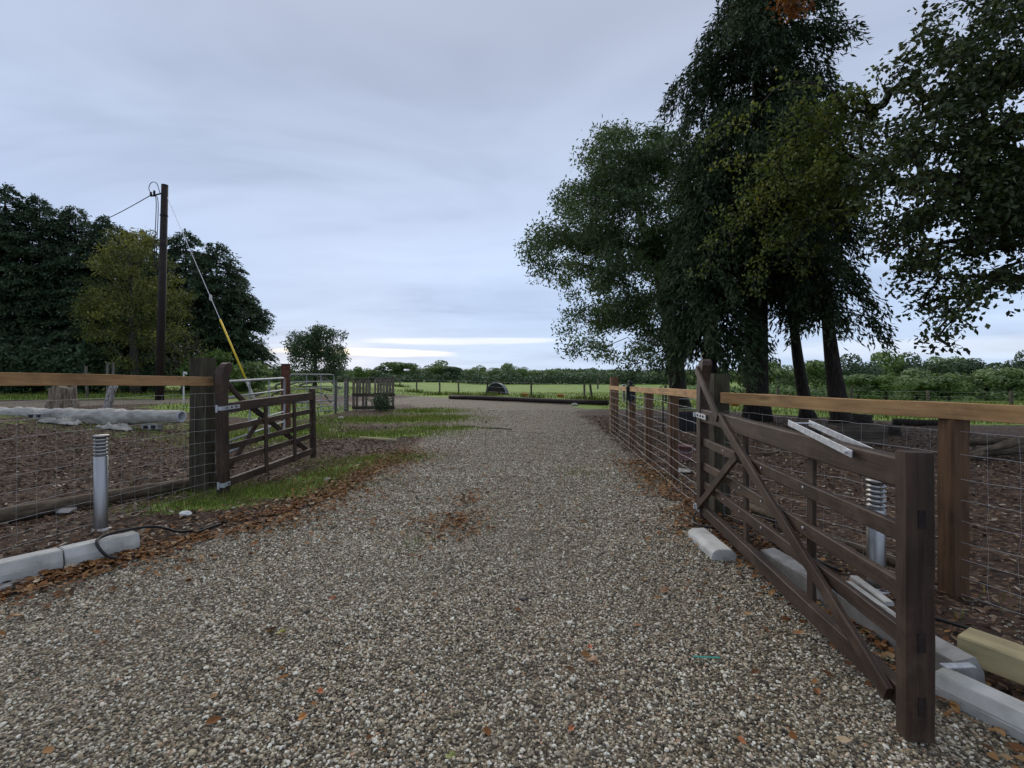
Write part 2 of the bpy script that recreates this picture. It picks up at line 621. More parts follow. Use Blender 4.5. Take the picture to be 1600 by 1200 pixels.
M_galv = mottled('galvanised_steel', [(0.3, (0.42, 0.44, 0.47)), (0.5, (0.56, 0.58, 0.61)), (0.7, (0.70, 0.72, 0.74))], 30, 0.48, 0.1, 0.002, 0.6)
M_tube = mottled('weathered_gate_tube', [(0.3, (0.24, 0.25, 0.26)), (0.5, (0.33, 0.34, 0.36)), (0.7, (0.42, 0.43, 0.45))], 20, 0.55, 0.1, 0.002, 0.4)
M_wire = mottled('galvanised_wire', [(0.3, (0.34, 0.34, 0.34)), (0.7, (0.50, 0.50, 0.50))], 20, 0.5, 0.0, 0.001, 0.35)
M_conc = mottled('concrete', [(0.28, (0.2394, 0.2280, 0.1938)), (0.44, (0.4104, 0.4047, 0.3705)), (0.60, (0.5130, 0.5073, 0.4731)), (0.78, (0.6042, 0.5985, 0.5643))], 4.5, 0.85, 0.45, 0.006, detail=9)
M_concd = mottled('dirty_concrete', [(0.28, (0.16, 0.15, 0.13)), (0.5, (0.30, 0.29, 0.27)), (0.72, (0.42, 0.41, 0.39))], 6, 0.9, 0.35, 0.006)
M_rubber = mottled('black_plastic', [(0.3, (0.008, 0.008, 0.009)), (0.7, (0.022, 0.022, 0.024))], 8, 0.5, 0.1, 0.003)
M_tarp = mottled('dirty_plastic_sheet', [(0.28, (0.1994, 0.1852, 0.1568)), (0.5, (0.3641, 0.3457, 0.3065)), (0.72, (0.5028, 0.4775, 0.4277))], 3.5, 0.55, 0.4, 0.015, stretch=(1, 3, 3))
M_tubeplastic = mottled('pale_plastic_pipe', [(0.3, (0.40, 0.41, 0.43)), (0.7, (0.52, 0.53, 0.56))], 5, 0.5, 0.05, 0.003)
M_yellow = mottled('yellow_plastic', [(0.3, (0.62, 0.42, 0.02)), (0.7, (0.78, 0.55, 0.04))], 6, 0.5, 0.05, 0.003)
M_white = mottled('white_plastic', [(0.3, (0.55, 0.55, 0.53)), (0.7, (0.72, 0.72, 0.70))], 9, 0.6, 0.1, 0.003)
M_frost = mottled('frosted_diffuser', [(0.3, (0.22, 0.22, 0.21)), (0.7, (0.30, 0.30, 0.29))], 9, 0.5, 0.05, 0.003)
M_stump = mottled('stump_wood', [(0.3, (0.07, 0.05, 0.035)), (0.5, (0.20, 0.155, 0.11)), (0.7, (0.36, 0.30, 0.23))], 4, 0.9, 0.8, 0.03, stretch=(5, 5, 0.7))
M_orange = mottled('orange_plastic', [(0.3, (0.50, 0.13, 0.03)), (0.7, (0.62, 0.19, 0.05))], 6, 0.5, 0.05, 0.003)
M_teal = mottled('teal_plastic', [(0.3, (0.03, 0.20, 0.16)), (0.7, (0.06, 0.30, 0.25))], 6, 0.5, 0.05, 0.003)
M_pink = mottled('faded_pink_plastic', [(0.3, (0.1800, 0.0900, 0.0825)), (0.7, (0.2520, 0.1425, 0.1275))], 6, 0.6, 0.05, 0.003)
M_rust = mottled('red_brown_paint', [(0.3, (0.05, 0.018, 0.012)), (0.52, (0.11, 0.04, 0.026)), (0.75, (0.17, 0.08, 0.05))], 9, 0.85, 0.4, 0.006)
M_birchbark = mottled('pale_flaking_bark', [(0.3, (0.06, 0.05, 0.045)), (0.46, (0.24, 0.215, 0.195)), (0.62, (0.48, 0.45, 0.42))], 4, 0.85, 0.6, 0.02, stretch=(3, 5, 5))
M_stone_pale = mottled('pale_stone', [(0.3, (0.26, 0.24, 0.20)), (0.7, (0.46, 0.43, 0.37))], 9, 0.9, 0.4, 0.01)

L_ash = leafmat('ash_leaves', [(0, (0.0589, 0.0953, 0.0437)), (0.5, (0.0983, 0.1502, 0.0676)), (1, (0.1672, 0.2291, 0.0994))], 0.20)
L_spruce = leafmat('spruce_needles', [(0, (0.0258, 0.0386, 0.0206)), (0.5, (0.0451, 0.0676, 0.0323)), (0.85, (0.0725, 0.0998, 0.0441)), (1, (0.1207, 0.1368, 0.0515))], 0.08, 0.7, 0.15)
L_cypress = leafmat('cypress_sprays', [(0, (0.0304, 0.0506, 0.0292)), (0.5, (0.0574, 0.0929, 0.0488)), (1, (0.0979, 0.1485, 0.0731))], 0.08, 0.7, 0.2)
L_beech = leafmat('beech_leaves', [(0, (0.0275, 0.0400, 0.0150)), (0.5, (0.0450, 0.0650, 0.0225)), (1, (0.0938, 0.1100, 0.0325))], 0.20, 0.5)
L_turn = leafmat('turning_leaves', [(0, (0.0594, 0.0806, 0.0210)), (0.5, (0.1188, 0.1466, 0.0328)), (0.85, (0.1944, 0.2200, 0.0526)), (1, (0.2700, 0.2444, 0.0584))], 0.30, 0.5)
L_orange = leafmat('orange_leaves', [(0, (0.11, 0.035, 0.012)), (0.5, (0.20, 0.075, 0.02)), (1, (0.28, 0.13, 0.03))], 0.35, 0.5)
L_yellow = leafmat('yellowing_leaves', [(0, (0.0628, 0.0765, 0.0228)), (0.5, (0.1361, 0.1473, 0.0414)), (0.85, (0.2304, 0.2297, 0.0570)), (1, (0.3351, 0.3063, 0.0724))], 0.25)
L_far = leafmat('far_leaves', [(0, (0.1073, 0.1552, 0.0633)), (0.5, (0.1645, 0.2329, 0.0920)), (1, (0.2574, 0.3338, 0.1265))], 0.15)  # leaf colours lightened to stand in for distance haze
L_fardark = leafmat('far_dark_leaves', [(0, (0.0531, 0.0835, 0.0440)), (0.5, (0.0835, 0.1267, 0.0638)), (1, (0.1265, 0.1800, 0.0858))], 0.12)
L_farmid = leafmat('far_mid_leaves', [(0, (0.0904, 0.1398, 0.0414)), (0.5, (0.1398, 0.2144, 0.0598)), (1, (0.2302, 0.3167, 0.0862))], 0.12)
L_bright = leafmat('bright_shrub_leaves', [(0, (0.06, 0.105, 0.028)), (0.5, (0.11, 0.18, 0.045)), (1, (0.17, 0.25, 0.07))], 0.25)
L_grass = leafmat('grass_blades', [(0, (0.0545, 0.0764, 0.0158)), (0.5, (0.1146, 0.1526, 0.0288)), (0.85, (0.1855, 0.2180, 0.0468)), (1, (0.3163, 0.2725, 0.0864))], 0.25, 0.6)
L_litter = leafmat('leaf_litter', [(0, (0.0517, 0.0264, 0.0140)), (0.3, (0.1265, 0.0528, 0.0180)), (0.55, (0.2300, 0.0935, 0.0260)), (0.75, (0.2875, 0.1540, 0.0550)), (0.92, (0.3450, 0.2310, 0.1200)), (1, (0.4600, 0.3630, 0.2400))], 0.05, 0.65)
L_chip = leafmat('wood_chips', [(0, (0.0403, 0.0264, 0.0180)), (0.45, (0.0978, 0.0550, 0.0320)), (0.75, (0.1725, 0.1100, 0.0650)), (1, (0.4140, 0.3520, 0.2600))], 0.0, 0.8)

# ------------------------------------------------------------------ ground
DRIVE = [G(-260, 1010), G(0, 935), G(90, 918), G(160, 890), G(240, 868), G(330, 832), G(440, 808), G(515, 775), G(575, 738), G(640, 703), G(690, 672), G(705, 657),
         G(672, 644), G(640, 632), (-9.5, 24.0), (-14.5, 20.5), (-24, 18.0), (-45, 17.5), (-45, 13.6), (-24, 13.8), (-15, 15.6), (-11.5, 20), (-8.5, 27.5), (-7.2, 36),
         (-4.6, 38), (-3.2, 31.5), (5.0, 23.4), (2.65, 20), (2.5, 14.5), (2.2, 9.0), (2.0, 6.4), (1.95, 5.0), (1.9, 4.2), (2.0, 3.4), (2.05, 2.6), (2.2, 1.6), (2.8, 0.0), (3.5, -6), (-6, -6), (-5, 0)]
DRIVE = np.array(DRIVE)


def poly_sd(x, y, poly):
    x = np.asarray(x, float)
    y = np.asarray(y, float)
    d = np.full(x.shape, 1e9)
    ins = np.zeros(x.shape, bool)
    n = len(poly)
    for i in range(n):
        ax, ay = poly[i]
        bx, by = poly[(i + 1) % n]
        ex, ey = bx - ax, by - ay
        wx, wy = x - ax, y - ay
        tt = np.clip((wx * ex + wy * ey) / (ex * ex + ey * ey), 0, 1)
        d = np.minimum(d, (wx - ex * tt) ** 2 + (wy - ey * tt) ** 2)
        c = ((ay <= y) & (by > y)) | ((by <= y) & (ay > y))
        xi = ax + (y - ay) / np.where(abs(ey) < 1e-9, 1e-9, ey) * ex
        ins ^= c & (x < xi)
    return np.sqrt(d) * np.where(ins, 1, -1)


def m_gravel(x, y):
    sd = poly_sd(x, y, DRIVE)
    w = 0.16 + 0.03 * np.abs(y)
    return np.clip(0.5 + sd / w * 0.5, 0, 1)


def blob(x, y, cx, cy, rx, ry, rot=0.0):
    c, s = math.cos(rot), math.sin(rot)
    u, v = (x - cx) * c + (y - cy) * s, -(x - cx) * s + (y - cy) * c
    r = np.sqrt((u / rx) ** 2 + (v / ry) ** 2)
    return np.clip(1.25 - r * 0.75, 0, 1)


PATCH = [(-3.1, 6.2, 1.0, 0.55, 0.35), (-2.75, 7.3, 0.55, 1.1, -0.2), (-2.3, 8.6, 0.9, 0.55, 0.3), (-3.7, 5.5, 0.7, 0.3, 0.2),
         (-3.4, 12.2, 1.9, 0.75, 0.1), (-2.2, 13.6, 1.2, 0.7, 0.1), (-4.2, 16.5, 2.6, 1.3, 0.0), (-3.6, 20.5, 1.6, 1.4, 0.0), (-6.2, 12.5, 1.5, 2.5, 0.0),
         (-2.6, 17.3, 1.2, 1.0, 0)]


def m_grass(x, y):
    far = sstep(-0.6, 0.8, y - (31.5 - 1.0 * (x + 3.2)) + 0.5 * (fbm(x, y, 5) - .5)) * sstep(-8.5, -6.5, x) * (x < 7)
    fence_y = np.interp(x, [-12, -8, -3.2, 5, 9], [38, 37, 32.2, 24.2, 23])
    far = sstep(-0.6, 0.9, y - fence_y)
    left = sstep(8.0, 10.0, -x) * sstep(-0.5, 1.2, y - np.interp(-x, [8, 11, 14.5, 24, 60], [40, 30, 21.5, 18.8, 18.3]))
    left2 = sstep(6.2, 8.0, -x) * sstep(15.0, 17.0, y) * sstep(26, 21, y) * (1 - sstep(12, 14, -x)) * 0.9
    right = sstep(0, 2.0, y - np.interp(x, [3, 7, 11, 14, 40], [21, 20.5, 17, 13.5, 11])) * sstep(2.6, 3.6, x)
    g = np.maximum.reduce([far, left, left2, right])
    for b in PATCH:
        g = np.maximum(g, blob(x, y, *b) * 0.80)
    g = np.maximum(g, 0.42 * sstep(5, 7, -x) * sstep(9.0, 12, y) * sstep(17, 13, y))
    return g * np.where(np.abs(y) > 300, 0.8, 1)


rr = np.concatenate([np.linspace(0.05, 1.4, 10), np.geomspace(1.45, 60, 185), np.geomspace(62, 2600, 45)])
aa = np.concatenate([np.linspace(-62, 62, 210), np.linspace(66, 294, 50)])
aa = np.radians(aa)
R_, A_ = np.meshgrid(rr, aa, indexing='ij')
gx, gy = R_ * np.sin(A_), R_ * np.cos(A_)
gz = T(gx, gy)
gz = np.where(R_ > 400, np.minimum(gz, 0), gz)
na, nr = len(aa), len(rr)
idx = np.arange(nr * na).reshape(nr, na)
i0, i1 = idx[:-1], idx[1:]
quads = np.stack([i0, np.roll(i0, -1, 1), np.roll(i1, -1, 1), i1], -1).reshape(-1, 4)[:, ::-1]
GV_ = np.stack([gx.ravel(), gy.ravel(), gz.ravel()], 1)
ga, gr = m_gravel(gx.ravel(), gy.ravel()), m_grass(gx.ravel(), gy.ravel())
qa, qr = ga[quads].mean(1), gr[quads].mean(1)
cls = np.where(qr > 0.5, 2, np.where(qa > 0.5, 1, 0))
cls[(R_.ravel()[quads].max(1) > 130)] = 2
for k, nm in enumerate(('bare_earth_ground', 'gravel_driveway', 'grass_field')):
    q = quads[cls == k]
    u, inv = np.unique(q.ravel(), return_inverse=True)
    me = np_mesh(nm, GV_[u], inv.reshape(-1, 4), True, None, {'gravel': ga[u], 'grass': gr[u]})
    tag(link(nm, me, M_ground), kind='structure')

# ------------------------------------------------------------------ gravel stones (stuff)


def pebble_field():
    P_ = []
    for (y0, y1, dens, s0) in ((0.9, 4.6, 8600, 1.0), (4.6, 8.0, 3800, 1.25), (8.0, 13.0, 1000, 1.5), (13.0, 21.0, 260, 1.5)):
        xm0, xm1 = -1.25 * y1 - 0.6, min(1.25 * y1 + 0.6, 3.2)
        xm0 = max(xm0, -6.0)
        n = int((xm1 - xm0) * (y1 - y0) * dens)
        x, y = RNG.uniform(xm0, xm1, n), RNG.uniform(y0, y1, n)
        keep = (np.abs(x) < 1.22 * y + 0.7)
        x, y = x[keep], y[keep]
        g = m_gravel(x, y) + (fbm(x * 3, y * 3, 31) - 0.5) * 0.9
        thin = 0.30 + 1.2 * fbm(x * 0.8, y * 0.5, 41)
        keep = (g > 0.5) & (RNG.random(len(x)) < thin)
        keep |= (g > 0.0) & (RNG.random(len(x)) < 0.05)
        x, y = x[keep], y[keep]
        P_.append(np.stack([x, y, np.full(len(x), s0)], 1))
    P_ = np.concatenate(P_)
    n = len(P_)
    s = 0.0046 * np.exp(RNG.normal(0, 0.30, n)) * P_[:, 2]
    big = RNG.random(n) < 0.006
    s[big] *= RNG.uniform(1.3, 1.8, big.sum())
    z = T(P_[:, 0], P_[:, 1]) + s * 0.35
    me = bpy.data.meshes.new('gravel_stones')
    me.vertices.add(n)
    me.vertices.foreach_set('co', np.stack([P_[:, 0], P_[:, 1], z], 1).astype(np.float32).ravel())
    sc = np.stack([s * RNG.uniform(0.95, 1.5, n), s * RNG.uniform(0.8, 1.15, n), s * RNG.uniform(0.55, 0.85, n)], 1)
    ro = np.stack([RNG.normal(0, 0.35, n), RNG.normal(0, 0.35, n), RNG.uniform(0, 6.28, n)], 1)
    for nm, arr in (('scl', sc), ('rot', ro)):
        a = me.attributes.new(nm, 'FLOAT_VECTOR', 'POINT')
        a.data.foreach_set('vector', arr.astype(np.float32).ravel())
    a = me.attributes.new('tint', 'FLOAT', 'POINT')
    a.data.foreach_set('value', RNG.random(n).astype(np.float32))
    m, t, b = new_mat('gravel_stone')
    at = t.nodes.new('ShaderNodeAttribute')
    at.attribute_type = 'INSTANCER'
    at.attribute_name = 'tint'
    geo = t.nodes.new('ShaderNodeNewGeometry')
    c = ramp(t, at.outputs['Fac'], STONES)
    nn = noise(t, geo.outputs['Position'], 160, 3, 0.6)
    c = mixc(t, 1.0, c, ramp(t, nn, [(0.3, (0.75, 0.75, 0.75)), (0.7, (1.15, 1.12, 1.08))]), 'MULTIPLY')
    lg = noise(t, mapping(t, geo.outputs['Position'], (1, 0.6, 1)), 0.55, 5, 0.6, 0.4)
    c = mixc(t, ramp(t, lg, [(0.42, (0, 0, 0)), (0.62, (0.5, 0.5, 0.5))]), c, mixc(t, 0.4, c, (0.19, 0.165, 0.12)))
    t.links.new(c, b.inputs['Base Color'])
    b.inputs['Roughness'].default_value = 0.6
    b.inputs['Specular IOR Level'].default_value = 0.35
    o = link('gravel_stones', me, m)
    tag(o, 'loose mixed grey and tan gravel covering the driveway', 'gravel', kind='stuff')
    ng = bpy.data.node_groups.new('gravel_scatter', 'GeometryNodeTree')
    ng.interface.new_socket('Geometry', in_out='INPUT', socket_type='NodeSocketGeometry')
    ng.interface.new_socket('Geometry', in_out='OUTPUT', socket_type='NodeSocketGeometry')
    gi, go = ng.nodes.new('NodeGroupInput'), ng.nodes.new('NodeGroupOutput')
    join = ng.nodes.new('GeometryNodeGeometryToInstance')
    for k in range(5):
        ico = ng.nodes.new('GeometryNodeMeshIcoSphere')
        ico.inputs['Radius'].default_value = 1.0
        ico.inputs['Subdivisions'].default_value = 2
        nz = ng.nodes.new('ShaderNodeTexNoise')
        nz.noise_dimensions = '4D'
        nz.inputs['W'].default_value = 3.7 * k
        nz.inputs['Scale'].default_value = 0.9
        nz.inputs['Detail'].default_value = 1.0
        vm = ng.nodes.new('ShaderNodeVectorMath')
        vm.operation = 'SUBTRACT'
        vm.inputs[1].default_value = (0.5, 0.5, 0.5)
        ng.links.new(nz.outputs['Color'], vm.inputs[0])
        vs = ng.nodes.new('ShaderNodeVectorMath')
        vs.operation = 'SCALE'
        vs.inputs['Scale'].default_value = 1.5
        ng.links.new(vm.outputs[0], vs.inputs[0])
        sp = ng.nodes.new('GeometryNodeSetPosition')
        ng.links.new(ico.outputs['Mesh'], sp.inputs['Geometry'])
        ng.links.new(vs.outputs[0], sp.inputs['Offset'])
        sm = ng.nodes.new('GeometryNodeSetMaterial')
        sm.inputs['Material'].default_value = m
        ng.links.new(sp.outputs[0], sm.inputs['Geometry'])
        ng.links.new(sm.outputs[0], join.inputs[0])
    iop = ng.nodes.new('GeometryNodeInstanceOnPoints')
    iop.inputs['Pick Instance'].default_value = True
    ng.links.new(gi.outputs[0], iop.inputs['Points'])
    ng.links.new(join.outputs[0], iop.inputs['Instance'])
    for nm, sock in (('scl', 'Scale'), ('rot', 'Rotation')):
        na_ = ng.nodes.new('GeometryNodeInputNamedAttribute')
        na_.data_type = 'FLOAT_VECTOR'
        na_.inputs['Name'].default_value = nm
        ng.links.new(na_.outputs[0], iop.inputs[sock])
    rv = ng.nodes.new('FunctionNodeRandomValue')
    rv.data_type = 'INT'
    rv.inputs[4].default_value = 0
    rv.inputs[5].default_value = 4
    ng.links.new(rv.outputs[2], iop.inputs['Instance Index'])
    ng.links.new(iop.outputs[0], go.inputs[0])
    md = o.modifiers.new('scatter', 'NODES')
    md.node_group = ng


pebble_field()

# ------------------------------------------------------------------ foliage machinery


def unit(v):
    return v / np.maximum(np.linalg.norm(v, axis=-1, keepdims=True), 1e-9)


def leaves(C, L, W, rng, droop=0.25, dirs=None, spread=1.0, fold=0.12):
    n = len(C)
    L = np.broadcast_to(np.asarray(L, float), (n,))[:, None]
    W = np.broadcast_to(np.asarray(W, float), (n,))[:, None]
    d = rng.normal(0, 1, (n, 3)) * spread
    d[:, 2] -= droop
    if dirs is not None:
        d = d * 0.6 + dirs
    d = unit(d)
    s = unit(np.cross(d, rng.normal(0, 1, (n, 3)) + np.array([0, 0, 1.2])))
    nn = np.cross(d, s)
    V = np.stack([C, C + d * L * 0.45 + s * W * 0.5 + nn * W * fold, C + d * L, C + d * L * 0.45 - s * W * 0.5 + nn * W * fold], 1).reshape(-1, 3)
    return V, np.arange(4 * n).reshape(n, 4)


def px_clusters(ells, Y, depth, n, rng, shell=0.0):
    w = np.array([e[2] * e[3] * (e[4] if len(e) > 4 else 1) for e in ells], float)
    pick = rng.choice(len(ells), n, p=w / w.sum())
    b = unit(rng.normal(0, 1, (n, 3))) * (rng.random(n) ** (1 / (3 + shell)))[:, None]
    e = np.array([x[:4] for x in ells], float)[pick]
    yy = Y + depth * b[:, 1]
    px, py = e[:, 0] + e[:, 2] * b[:, 0], e[:, 1] + e[:, 3] * b[:, 2]
    return np.stack([(px - CX) / F * yy, yy, EYE - (py - HY) / F * yy], 1)


def skeleton(trunk, r_base, r_top, clusters, rng, min_z=1.5, r_tip=0.012, expo=0.47, up=0.15, zpen=0.5):
    """trunk polyline + limbs reaching every cluster; returns MB of tapered tubes"""
    tp = smooth_path(trunk, 6)
    nodes = [p for p in tp]
    par = [i - 1 for i in range(len(tp))]
    avail = [p[2] - tp[0][2] > min_z for p in tp]
    d0 = np.array([np.min(np.linalg.norm(tp - c, axis=1)) for c in clusters])
    ends = []
    NN = np.zeros((len(tp) + len(clusters) * 4 + 8, 3))
    NN[:len(tp)] = tp
    OK = np.zeros(len(NN), bool)
    OK[:len(tp)] = avail
    cnt = len(tp)
    for ci in np.argsort(d0):
        c = clusters[ci]
        dv = NN[:cnt] - c
        cost = np.linalg.norm(dv, axis=1) + zpen * np.maximum(dv[:, 2], 0) + np.where(OK[:cnt], 0, 1e6)
        j = int(np.argmin(cost))
        a = NN[j].copy()
        ln = np.linalg.norm(c - a)
        prev = j
        k = 3 if ln > 0.8 else 2
        for s in range(1, k + 1):
            f = s / k
            p = a + (c - a) * f + np.array([0, 0, up * ln * math.sin(math.pi * f)]) + rng.normal(0, 0.05 * ln, 3) * (s < k)
            NN[cnt] = p
            OK[cnt] = True
            par.append(prev)
            prev = cnt
            cnt += 1
        ends.append(prev)
    load = np.zeros(cnt)
    for e in ends:
        load[e] += 1
    for i in range(cnt - 1, -1, -1):
        if par[i] >= 0:
            load[par[i]] += load[i]
    nt = len(tp)
    rad = r_tip * np.maximum(load, 1) ** expo
    tr = np.linspace(r_base, r_top, nt)
    tr[0] *= 1.35
    mb = MB()
    mb.tube(tp, tr, 10)
    for i in range(nt, cnt):
        p = par[i]
        r0 = min(rad[p] if p >= nt else rad[i] * 1.15, tr[p] * 0.8 if p < nt else 9)
        mb.tube([NN[p], NN[i]], [r0, min(rad[i], r0)], 5 if rad[i] > 0.03 else 3, cap=False)
    return mb


def deciduous(name, label, trunk, r0, r1, ells, Y, depth, ncl, per, lsize, lwid, sig, mat, bark=None, rng=None, group=None,
              droop=0.25, min_z=1.5, extra=None, cat='tree', r_tip=0.012, clusters=None, up=0.15, strands=0.0, guides=None, more=None, keep=None):
    rng = rng or RNG
    C = clusters if clusters is not None else px_clusters(ells, Y, depth, ncl, rng, 1.0)
    if keep is not None:
        C = C[keep(C)]
    if more is not None:
        C = np.concatenate([C, more])
    ext = []
    if extra:
        for (ee, yy, dd, nn_, pp, mm, ls, lw) in extra:
            ext.append((ee if isinstance(ee, np.ndarray) else px_clusters(ee, yy, dd, nn_, rng, 0.5), pp, mm, ls, lw))
    allC = np.concatenate([C] + [e[0] for e in ext]) if ext else C
    if guides:
        allC = np.concatenate([np.array(guides), allC])
    base = Vector(tuple(trunk[0]))
    root = thing(name, label, cat, base, 0, group)
    sk = skeleton(trunk, r0, r1, allC, rng, min_z, r_tip, up=up)
    sk.build('trunk', bark or M_bark, root, smooth=True)

    def crown(nm, CC, per_, mm, ls, lw):
        n = len(CC) * per_
        cen = np.repeat(CC, per_, 0)
        off = np.clip(rng.normal(0, 1, (n, 3)), -1.9, 1.9) * np.array([sig, sig, sig * 0.62])
        if strands:
            off[:, 2] -= np.abs(rng.normal(0, strands, n))
        pts = cen + off
        V, Q = leaves(pts, ls * rng.uniform(0.65, 1.25, n), lw * rng.uniform(0.7, 1.2, n), rng, droop)
        tint = np.clip(np.repeat(rng.normal(0.45, 0.22, len(CC)), per_) + rng.normal(0, 0.16, n) + off[:, 2] / sig * 0.06, 0, 1)  # last term tints upper leaves of each clump lighter, painted top light
        link(nm, np_mesh(nm, V, Q, False, tint), mm, root)
    crown('crown', C, per, mat, lsize, lwid)
    for (CC, pp, mm, ls, lw) in ext:
        crown('turning_foliage', CC, pp, mm, ls, lw)
    return root


def conifer(name, label, trunk, r0, z0, ztop, prof, mat, rng, dz=0.34, nb=5, strands=14, slen=0.55, qn=5, qw=0.055, droop=0.55, group=None, bark=None,
            lift=0.10, hang=1.0):
    """prof(f) -> branch reach at crown fraction f (0 bottom, 1 top)"""
    tp = smooth_path(trunk, 8)
    root = thing(name, label, 'tree', tuple(tp[0]), 0, group)
    mb = MB()
    rad = np.linspace(r0, 0.03, len(tp))
    rad[0] *= 1.35
    mb.tube(tp, rad, 10)
    pts, dirs, tints = [], [], []
    z = z0
    while z < ztop:
        f = (z - z0) / (ztop - z0)
        ax = np.array([np.interp(z, tp[:, 2], tp[:, 0]), np.interp(z, tp[:, 2], tp[:, 1])])
        for k in range(nb):
            a = rng.uniform(0, 2 * math.pi)
            Lb = prof(f) * rng.uniform(0.55, 1.12)
            if Lb < 0.15:
                continue
            zz_ = z + rng.uniform(-dz, dz) * 0.5
            ts = np.linspace(0, 1, 6)
            bx = ax[0] + math.cos(a) * Lb * ts
            by = ax[1] + math.sin(a) * Lb * ts
            bz = zz_ + Lb * (lift * ts - droop * ts ** 2)
            br = 0.012 + 0.014 * Lb
            mb.tube(np.stack([bx, by, bz], 1), np.linspace(br, 0.006, 6), 4, cap=False)
            ns = max(3, int(strands * (Lb / 2.5) * rng.uniform(0.7, 1.2)))
            tb = rng.normal(0, 0.13)
            t_ = rng.random(ns) ** 0.65 * 0.9 + 0.12
            lat = rng.normal(0, 0.16, ns) * Lb * (0.35 + 0.65 * np.sin(np.clip(t_, 0, 1) * 3.0))
            sx = ax[0] + math.cos(a) * Lb * t_ - math.sin(a) * lat
            sy = ax[1] + math.sin(a) * Lb * t_ + math.cos(a) * lat
            sz = zz_ + Lb * (lift * t_ - droop * t_ ** 2)
            for i in range(ns):
                ln = slen * rng.uniform(0.4, 1.25)
                u = np.linspace(0, 1, qn)
                out = np.array([math.cos(a), math.sin(a), 0])
                hang_v = np.array([0, 0, -1.0]) * hang + out * (1 - hang * 0.6)
                c = np.array([sx[i], sy[i], sz[i]]) + np.outer(u * ln, hang_v) + rng.normal(0, 0.05, (qn, 3))
                pts.append(c)
                dirs.append(np.tile(hang_v * 0.9 + out * 0.2, (qn, 1)) + rng.normal(0, 0.35, (qn, 3)))
                tints.append(0.35 + tb + 0.25 * u * t_[i] + rng.normal(0, 0.10, qn))
        z += dz * rng.uniform(0.8, 1.2)
    mb.build('trunk', bark or M_barkd, root, smooth=True)
    C = np.concatenate(pts)
    n = len(C)
    V, Q = leaves(C, slen / qn * 2.4 * rng.uniform(0.7, 1.4, n), qw * rng.uniform(0.6, 1.4, n), rng, 0, np.concatenate(dirs) * 1.4)
    link('crown', np_mesh('crown', V, Q, False, np.clip(np.concatenate(tints), 0, 1)), mat, root)
    return root


# ------------------------------------------------------------------ big trees, right
r1_ = np.random.default_rng(101)
b_ = GV(1062, 22.0)
deciduous('ash_tree', 'large grey-green spreading ash tree leaning out left of the dark conifers', [b_, P(1050, 520, 22), P(1030, 430, 22), P(1000, 340, 22), P(985, 260, 22)], 0.42, 0.08,
          [(965, 255, 62, 52), (905, 345, 66, 62), (872, 405, 52, 52), (1000, 330, 80, 110), (955, 430, 90, 62), (1045, 300, 60, 90), (925, 500, 48, 30, 0.75), (985, 500, 62, 62, 0.5), (925, 548, 44, 22, 0.8), (1040, 450, 60, 110, 0.8),
           (1010, 565, 36, 30, 0.6), (1010, 225, 50, 30)],
          22, 3.0, 520, 175, 0.20, 0.08, 0.33, L_ash, M_barkd, r1_, 'tall trees on the right', 0.2, 2.0, r_tip=0.010,
          keep=lambda C: fbm(C[:, 0] * 0.75 + C[:, 1] * 0.2, C[:, 2] * 0.9, 141, 2) > 0.42)

r2_ = np.random.default_rng(102)


def pr_spruce(f):
    return 3.3 * (0.86 + 0.14 * math.sin(f * 23)) * (1 - max(0, f - 0.52) / 0.48 * 0.93) * (0.75 + 0.25 * min(1, f / 0.12))


conifer('spruce_tree', 'tallest dark drooping conifer rising out of the top of the picture', [GV(1183, 16.0), P(1184, 300, 16), P(1186, 0, 16), P(1188, -230, 16)], 0.37, 4.9, 18.0, pr_spruce, L_spruce, r2_,
        0.42, 8, 46, 0.80, 10, 0.058, 0.36, 'tall trees on the right')
conifer('spruce_tree', 'dark weeping conifer hanging over the gate hinge post', [GV(1108, 15.2), P(1110, 400, 15.2), P(1112, 215, 15.2)], 0.26, 2.7, 9.4,
        lambda f: 1.6 * (1 - 0.5 * f) * (0.75 + 0.25 * min(1, f / 0.1)), L_spruce, r2_, 0.36, 8, 40, 0.95, 10, 0.058, 0.55, 'tall trees on the right', hang=1.05)
conifer('spruce_tree', 'thin leaning conifer trunk between the two thick conifer trunks', [GV(1262, 17.0), P(1244, 540, 17), P(1232, 400, 17), P(1225, 190, 17)], 0.24, 4.4, 10.8,
        lambda f: 1.9 * (1 - 0.5 * f), L_spruce, r2_, 0.38, 7, 30, 0.8, 9, 0.058, 0.5, 'tall trees on the right')
conifer('spruce_tree', 'rightmost dark conifer with a thick leaning trunk and flared base', [GV(1315, 15.0), P(1300, 560, 15), P(1286, 420, 15), P(1275, 250, 15)], 0.31, 3.7, 9.0,
        lambda f: 1.75 * (1 - 0.5 * f), L_spruce, r2_, 0.38, 7, 30, 0.8, 9, 0.058, 0.42, 'tall trees on the right')

r3_ = np.random.default_rng(103)


def bough_clusters(boughs, rng, n, sag, jit=0.07):
    out = []
    for (sx, sy, ex, ey, Y0, Y1) in boughs:
        for f in np.linspace(0.12, 1.0, n):
            f = float(np.clip(f + rng.normal(0, 0.03), 0.05, 1.0))
            px = sx + (ex - sx) * f
            py = sy + (ey - sy) * f ** 1.3 - sag * math.sin(math.pi * f)
            Y = Y0 + (Y1 - Y0) * f
            out.append(np.array(P(px, py, Y)) + rng.normal(0, jit + 0.22 * (1 - f), 3) * np.array([1, 1.6, 0.8]))
    return np.array(out)


